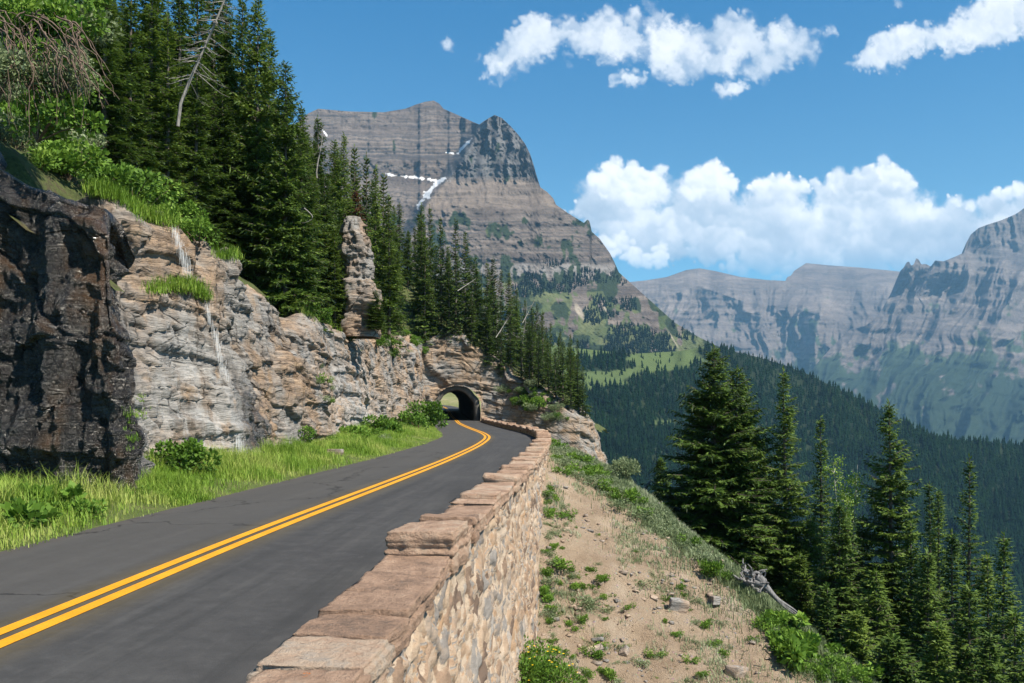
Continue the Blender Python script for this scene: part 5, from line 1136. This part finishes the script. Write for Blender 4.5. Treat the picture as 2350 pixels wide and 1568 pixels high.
print('brush', n1, n2, n3, n4, n5, n6, n7)
# overhanging thicket with dangling roots, top left corner
r = np.random.default_rng(71)
for i in range(30):
    px, py = r.uniform(-40, 200), r.uniform(-60, 290); d_ = 19.4+r.uniform(-.4, 1.6)+max(0, (180-py)/90)
    if px > 120 and py > 200: continue
    me = SH[['alder', 'willow'][i % 2]]; a = P(px, py, d_); s = r.uniform(.75, 1.25)
    place_shrub(me[i % len(me)], a-Vector((0, 0, .4)), s, r.uniform(0, 6.28), 'leafy bush in the thicket overhanging the wet cliff', 'thicket over the wet cliff')
A_ = Acc()
for i in range(85):
    st_ = np.array(P(r.uniform(-30, 190), r.uniform(20, 150), 18.7+r.uniform(0, .9))); s = np.linspace(0, 1, 10); L = r.uniform(.6, 2.0)
    dx = r.normal(.35, .45); dr = np.c_[dx*s*L*.8+.12*fbm(s*3+i*7, 0, 0, 3, 5), -.25*s*L*.3+.1*fbm(s*3+i*7, 4, 0, 3, 6), -L*(.15*s+.85*s**1.8)]
    V, f = tube(st_+dr, (.014*(1-s)+.004)*r.uniform(.6, 1.5), 4); A_.add(V, f, .5)
o = link('hanging_roots', A_.mesh('hanging_roots', M_root)); tag(o, 'tangle of brown bare roots dangling under the overhanging thicket', 'roots')
for px, h_, d_, lb in [(768,7.0,57.0,'young spruce against the left foot of the rock pillar'),(893,10,61,'spruce pressed against the right side of the rock pillar'),(862,2.6,56.9,'little spruce at the right foot of the rock pillar')]:
    x = (px-CX)/F*d_; z = max([q_ for q_ in (drop(BV_hill, x, d_), drop(BV_cliff, x, d_)) if q_ is not None] or [7.5]); s = h_/12
    plant_tree(FP[int(px) % 5], (x, d_, z-.2), (s**.6, s**.6, s), px*.1, lb, 'spruces at the rock pillar')
scatter([(770,700),(880,700),(885,775),(765,775)], 14, HB, ['alder','willow','herb'], .7, 1.2, 'bush around the foot of the rock pillar', 'bushes at the rock pillar', 9)
# turf lip on the rim, ledge tuft and moss
def turf(name, pxs, seed, n, hmin, hmax, label, bvs, mat=M_grass, lean=.5, spread=.12, wid=.014):
    r = np.random.default_rng(seed); L = np.array(pxs, float); pts = []
    while len(pts) < n:
        t = r.uniform(0, len(L)-1.001); i = int(t); q_ = L[i]+(L[i+1]-L[i])*(t-i)+r.normal(0, 1, 2)*np.array([6, 5])
        best = None
        for b in bvs:
            a, nn = hit(b, *q_)
            if a is not None and (best is None or a.y < best.y): best = a
        if best is None: n -= 1; continue
        for _ in range(14): pts.append(np.array(best)+r.normal(0, spread, 3)*np.array([1, 1, .35])+np.array([.02, -.05, 0]))
    pts = np.array(pts[:max(n, 1)]); o = link(name, blades(pts, r.uniform(hmin, hmax, len(pts)), seed, mat, name, wid, lean)); tag(o, label, 'grass', kind='stuff'); return o
turf('grass', [(345,672),(400,662),(440,664),(474,690)], 11, 2600, .18, .5, 'yellow green grass tuft on the ledge below the waterfall', HB)
turf('grass', [(205,440),(270,455),(330,500),(390,515)], 12, 3600, .2, .5, 'dry golden grass hanging over the rim of the wet cliff', HB)
turf('grass', [(150,340),(220,330),(300,420),(380,450)], 13, 3000, .2, .5, 'grass patches among the willow brush', HB)
turf('grass', [(480,540),(560,540),(640,590),(720,670),(800,720)], 16, 6000, .2, .55, 'sunlit grass on the slope under the front rank of spruces', HB, M_grass, .5, .35)
turf('grass', [(500,590),(560,590),(640,640),(700,720),(800,760)], 14, 3600, .15, .45, 'grass along the rim of the brown cliff', HB)
turf('moss', [(322,905),(330,960),(290,950),(312,1040)], 15, 500, .04, .12, 'green moss streak on the wet cliff', HB, M_grass, .5, .06)

# ------------------------------------------------------------------ verge: tall grass and broad leaved herbs
r = np.random.default_rng(21); n = 210000; y = 6+(118-6)*r.uniform(0, 1, n)**2.0; t = r.uniform(0, 1, n)**.8; xa = road_x(y, -3.22); xb = np.maximum(base_x(y)+.15, xa-4.6)
edge_n = .16*fbm(y*1.3, 0, 0, 3, 19); x = xa+edge_n-(xa-xb)*t; dist = xa-x
h_ = (.11+.26*np.clip(dist/1.6, 0, 1.2)+.22*sstep(fbm(x*.6, y*.6, 0, 3, 23), .0, .5)*np.clip(dist, 0, 1))*(.55+.75*sstep(fbm(x*.35, y*.35, 3, 3, 24), -.5, .4))*r.uniform(.6, 1.3, n)*np.where(y > 34, .75, 1)
den = r.uniform(0, 1, n) < np.clip(.55+dist*.8, 0, 1)*(.25+.75*sstep(fbm(x*.9, y*.5, 7, 3, 25), -.45, -.1)); x, y, h_ = x[den], y[den], h_[den]
tag(link('grass', blades(np.c_[x, y, verge_z(x, y)-.01], h_, 22, M_grass, 'grass', .013, .5)), 'bright green grass on the verge between road and cliff', 'grass', kind='stuff')
k = 0
for i in range(900):
    y = 8+110*r.uniform(0, 1)**1.8; xa, xb = float(road_x(y, -3.3)), float(base_x(y)); t = r.uniform(.42, 1.0); x = xa-(xa-xb+.1)*t
    if xa-x < .55 or k >= 105: continue
    me = SH[['herb', 'leafy', 'herb', 'sage', 'leafy'][i % 5]]; s = r.uniform(.4, .95)*(1 if y < 40 else 1.35); k += 1
    lab = ('leafy herb clump at the foot of the wet black cliff' if y < 21.5 else 'leafy herb clump in the green nook below the waterfall' if y < 30 else 'green herb clump at the foot of the brown cliff') 
    place_shrub(me[i % len(me)], Vector((x, y, float(verge_z(x, y))-.05)), s, r.uniform(0, 6.28), lab, lab.replace('leafy herb clump', 'herbs').replace('green herb clump', 'herbs'), 'herb', 'herb_clump')
for i, (px, py, d_, s, lb) in enumerate([(985,985,84,2.6,'round dark green bush at the bend on the inner verge'),(960,1000,70,1.7,'lighter bush just before the round bush at the bend'),(870,1025,54,1.2,'bush at the foot of the grey cliff part'),(690,1050,38,.9,'small bush beside the flat grey verge stone'),(390,1010,24.5,1.1,'tall weedy bush in the nook left of the fall')]):
    x = (px-CX)/F*d_; place_shrub(SH['alder'][i % 3], Vector((x, d_, float(verge_z(x, d_))-.05)), s, i, lb, None)
a = P(770, 1056, 36); x, y = a.x, 36.0; o = link('verge_rock', stone_mesh('verge_rock', 740, (.35, .22, .14), M_rockb, 9, .14, .02, .25)); o.location = (x, y, float(verge_z(x, y))+.08); tag(o, 'flat grey stone lying on the grass verge', 'stone')

# ------------------------------------------------------------------ water running down the cliff
M_water, g = material("falling_water"); g.b.inputs['Base Color'].default_value = (.86, .90, .95, 1); g.b.inputs['Roughness'].default_value = .25
tr_ = g.new('ShaderNodeBsdfTransparent'); mx = g.new('ShaderNodeMixShader'); mx.inputs[0].default_value = .42; g.l.new(tr_.outputs[0], mx.inputs[1]); g.l.new(g.b.outputs[0], mx.inputs[2]); g.l.new(mx.outputs[0], g.out.inputs[0])
def fall(paths, seed, n, label, jit=5):
    r = np.random.default_rng(seed); A_ = Acc()
    for k_ in range(n):
        pl = np.array(paths[k_ % len(paths)], float); t = r.uniform(0, len(pl)-1.001); i = int(t); q_ = pl[i]+(pl[i+1]-pl[i])*(t-i)+np.array([r.normal(0, 1)*jit*(.5+.25*t), 0])
        a, nn = hit(BV_cliff, *q_)
        if a is None: continue
        L = r.uniform(.15, .6); w_ = r.uniform(.003, .007); p = np.array(a)+np.array([.03, -.09, .05])+r.normal(0, .025, 3)
        A_.add(np.array([p+[-w_, 0, 0], p+[w_, 0, 0], p+[w_*.5+.02*L, -.02, -L], p+[-w_*.5+.02*L, -.02, -L]]), np.array([[0, 1, 2, 3]]))
    o = link('waterfall', A_.mesh('waterfall', M_water, smooth=False)); tag(o, label, 'waterfall')
fall([[(398,520),(410,550),(422,585),(432,615),(440,655)]], 1, 220, 'thin white waterfall spilling from the bushes onto the ledge tuft')
fall([[(472,692),(486,735),(497,775),(510,825),(522,868)]], 2, 170, 'lower thread of white water in the dark cleft of the brown cliff', 3)
fall([[(545,1000),(555,1035),(560,1065)]], 3, 120, 'trickles and drips down the wet dark rock', 7)

# ------------------------------------------------------------------ plants on the bare bank and along its crest
r = np.random.default_rng(33); n = 90000; yy_ = r.uniform(20, 52, n); xc = np.interp(yy_, crest[::-1, 1], crest[::-1, 0]); x = xc-r.gamma(1.3, .85, n)+.9
wo2 = wall_out(yy_, 0)+.05; kp = (x > wo2) & (fbm(x*.8, yy_*.8, 0, 3, 35)+r.normal(0, .25, n) > -.25); x, yy_ = x[kp], yy_[kp]
tag(link('grass', blades(np.c_[x, yy_, bank_z(x, yy_)-.02], r.uniform(.10, .34, len(x)), 34, M_sage, 'grass', .022, .4)), 'silvery green grass strip along the crest of the bank', 'grass', kind='stuff')
n = 60000; yy_ = r.uniform(21, 40, n); x = wall_out(yy_, -2)+r.uniform(0, 7, n); kp = fbm(x*.7, yy_*.7, 0, 4, 36)+.35*fbm(x*3, yy_*3, 0, 3, 37) > .16; x, yy_ = x[kp], yy_[kp]
tag(link('grass', blades(np.c_[x, yy_, bank_z(x, yy_)-.02], r.uniform(.06, .2, len(x)), 38, M_sage, 'grass', .016, .5)), 'sparse dry grass on the bare soil', 'grass', kind='stuff')
BK = [BV_bank]
scatter([(1262,1010),(1340,1050),(1480,1160),(1600,1260),(1700,1340),(1640,1330),(1500,1220),(1350,1110),(1270,1080)], 90, BK, ['sage','sage','sage','herb'], .6, 1.25, 'silvery sage clump in the strip along the bank crest', 'sage along the bank crest', 41, gap=.35, name='sage_clump', cat='plant')
k_ = 0
for i in range(46):
    y = r.uniform(12.5, 20.5); xa, xb = float(road_x(y, -3.3)), float(base_x(min(y, 18.2))); x = xa-.5-r.uniform(0, 1)**.8*3.2
    if y > 18 and x < -8.2: continue
    me = SH[['herb', 'leafy', 'herb', 'sage'][i % 4]]; place_shrub(me[i % len(me)], Vector((x, y, float(verge_z(x, y))-.05)), r.uniform(.4, .95), i, 'leafy weed among the tall grass in the lower left corner', 'weeds in the lower left verge', 'herb', 'herb_clump')
scatter([(1800,1420),(1990,1568),(1860,1568),(1740,1440)], 34, BK, ['leafy','herb','herb'], .6, 1.1, 'fresh green herb at the lower end of the bank crest', 'herbs at the lower crest', 42, gap=.3, name='herb_clump', cat='herb')
scatter([(1245,1110),(1330,1130),(1440,1300),(1560,1568),(1300,1568),(1250,1450)], 150, BK, ['herb','sage','herb','sage'], .18, .75, 'small plant dotted on the bare soil near the wall', 'plants on the bare soil', 43, gap=.12, patchy=.12, name='soil_plant', cat='plant')
scatter([(1440,1250),(1640,1380),(1900,1568),(1560,1568)], 100, BK, ['herb','sage'], .16, .6, 'small plant dotted on the bare soil below the crest', 'plants on the lower soil', 44, gap=.12, patchy=.12, name='soil_plant', cat='plant')
scatter([(1245,1130),(1262,1130),(1275,1440),(1250,1440)], 18, BK, ['sage','sage','herb'], .45, .8, 'pale plant growing along the foot of the retaining wall', 'plants at the wall foot', 45, gap=.3, name='soil_plant', cat='plant')
for i, (px, py, kd, s, lb) in enumerate([(1345,1392,'sage',1.1,'wide pale sage mat left of the square boulder'),(1470,1345,'sage',.9,'grey sage mat above the square boulder'),(1300,1190,'herb',.9,'green plant near the top of the bare soil beside the wall'),(1285,1300,'herb',1.0,'leafy plant half way down beside the wall'),(1505,1505,'herb',.55,'round green plant at the lower middle of the bare soil'),(1640,1480,'herb',.5,'upright green tuft right of the lower middle')]):
    a, nn = hit(BV_bank, px, py); place_shrub(SH[kd][0], a-Vector((0, 0, .05)), (s*1.2, s*1.2, s*.8), i, lb, None, 'plant', 'soil_plant')
# flowering bush in front of the wall foot
for i, (px, py, d_, s) in enumerate([(1235,1545,19.5,1.25)]):
    a = P(px, py, d_); me = shrub_mesh(870, .85, .8, 5200, .06, M_leaf, 16, .5, .5); e = place_shrub(me, a-Vector((0, 0, .55)), s, 0, 'green bush with small yellow flowers against the foot of the wall', None)
    A_ = Acc(); r2 = np.random.default_rng(3); m = 46; u = unit(r2.normal(0, 1, (m, 3))); u[:, 2] = np.abs(u[:, 2]); p = np.array([0, 0, .38])+u*np.array([.72, .72, .52])
    for k_ in range(5):
        an = k_*1.2566; D = unit(np.c_[np.full(m, math.cos(an)), np.full(m, math.sin(an)), np.full(m, .3)]); diamonds(p, D, np.full(m, .03), np.full(m, .012), np.tile([0, 0, 1.], (m, 1)), A_, np.full(m, .5))
    my, g = material("yellow_petals"); g.b.inputs['Base Color'].default_value = (.75, .50, .02, 1); link('flower', A_.mesh('flower', my, smooth=False), e)

# loose stones in the soil of the bank
r = np.random.default_rng(91); A_ = Acc(); v, f = block(1); n = 2600
yy_ = r.uniform(21, 40, n); x = wall_out(yy_, -2)+r.uniform(.1, 8, n); kp = fbm(x*.5, yy_*.5, 0, 3, 92)+r.normal(0, .4, n) > .1; x, yy_ = x[kp], yy_[kp]; zz_ = bank_z(x, yy_)
for i in range(len(x)):
    s_ = .016+.075*r.uniform()**5; q_ = v*np.array([s_*r.uniform(.7, 1.6), s_*r.uniform(.6, 1.2), s_*r.uniform(.3, .7)])*(1+r.normal(0, .14, v.shape)); a_ = r.uniform(0, 6.28); c_, d_ = math.cos(a_), math.sin(a_)
    q_ = np.c_[q_[:, 0]*c_-q_[:, 1]*d_, q_[:, 0]*d_+q_[:, 1]*c_, q_[:, 2]]; A_.add(q_+np.array([x[i], yy_[i], zz_[i]+s_*.15]), f)
o = link('gravel', A_.mesh('gravel', M_rockb, smooth=False)); tag(o, 'loose small stones strewn over the bare soil bank', 'gravel', kind='stuff')
# ------------------------------------------------------------------ air
hz, gh = bpy.data.materials.new("air"), None
hz.use_nodes = True; hz.node_tree.nodes.clear(); gh = NT(hz.node_tree)
ho = gh.new('ShaderNodeOutputMaterial'); pv = gh.new('ShaderNodeVolumePrincipled'); gh.l.new(pv.outputs[0], ho.inputs['Volume'])
pv.inputs['Color'].default_value = (.32, .64, 1.0, 1); pv.inputs['Density'].default_value = 4.2e-5; pv.inputs['Anisotropy'].default_value = 0.0
x0, x1, y0, y1, z0, z1 = -12100, 16100, -6100, 16100, -421, 2300
me = mesh_np('haze', [(x, y, z) for x in (x0, x1) for y in (y0, y1) for z in (z0, z1)], np.array([[0,1,3,2],[4,6,7,5],[0,4,5,1],[2,3,7,6],[0,2,6,4],[1,5,7,3]]), hz, smooth=False)
haze = tag(link('haze', me), 'pale blue haze filling the valley and fading the far peaks', 'haze', kind='stuff')
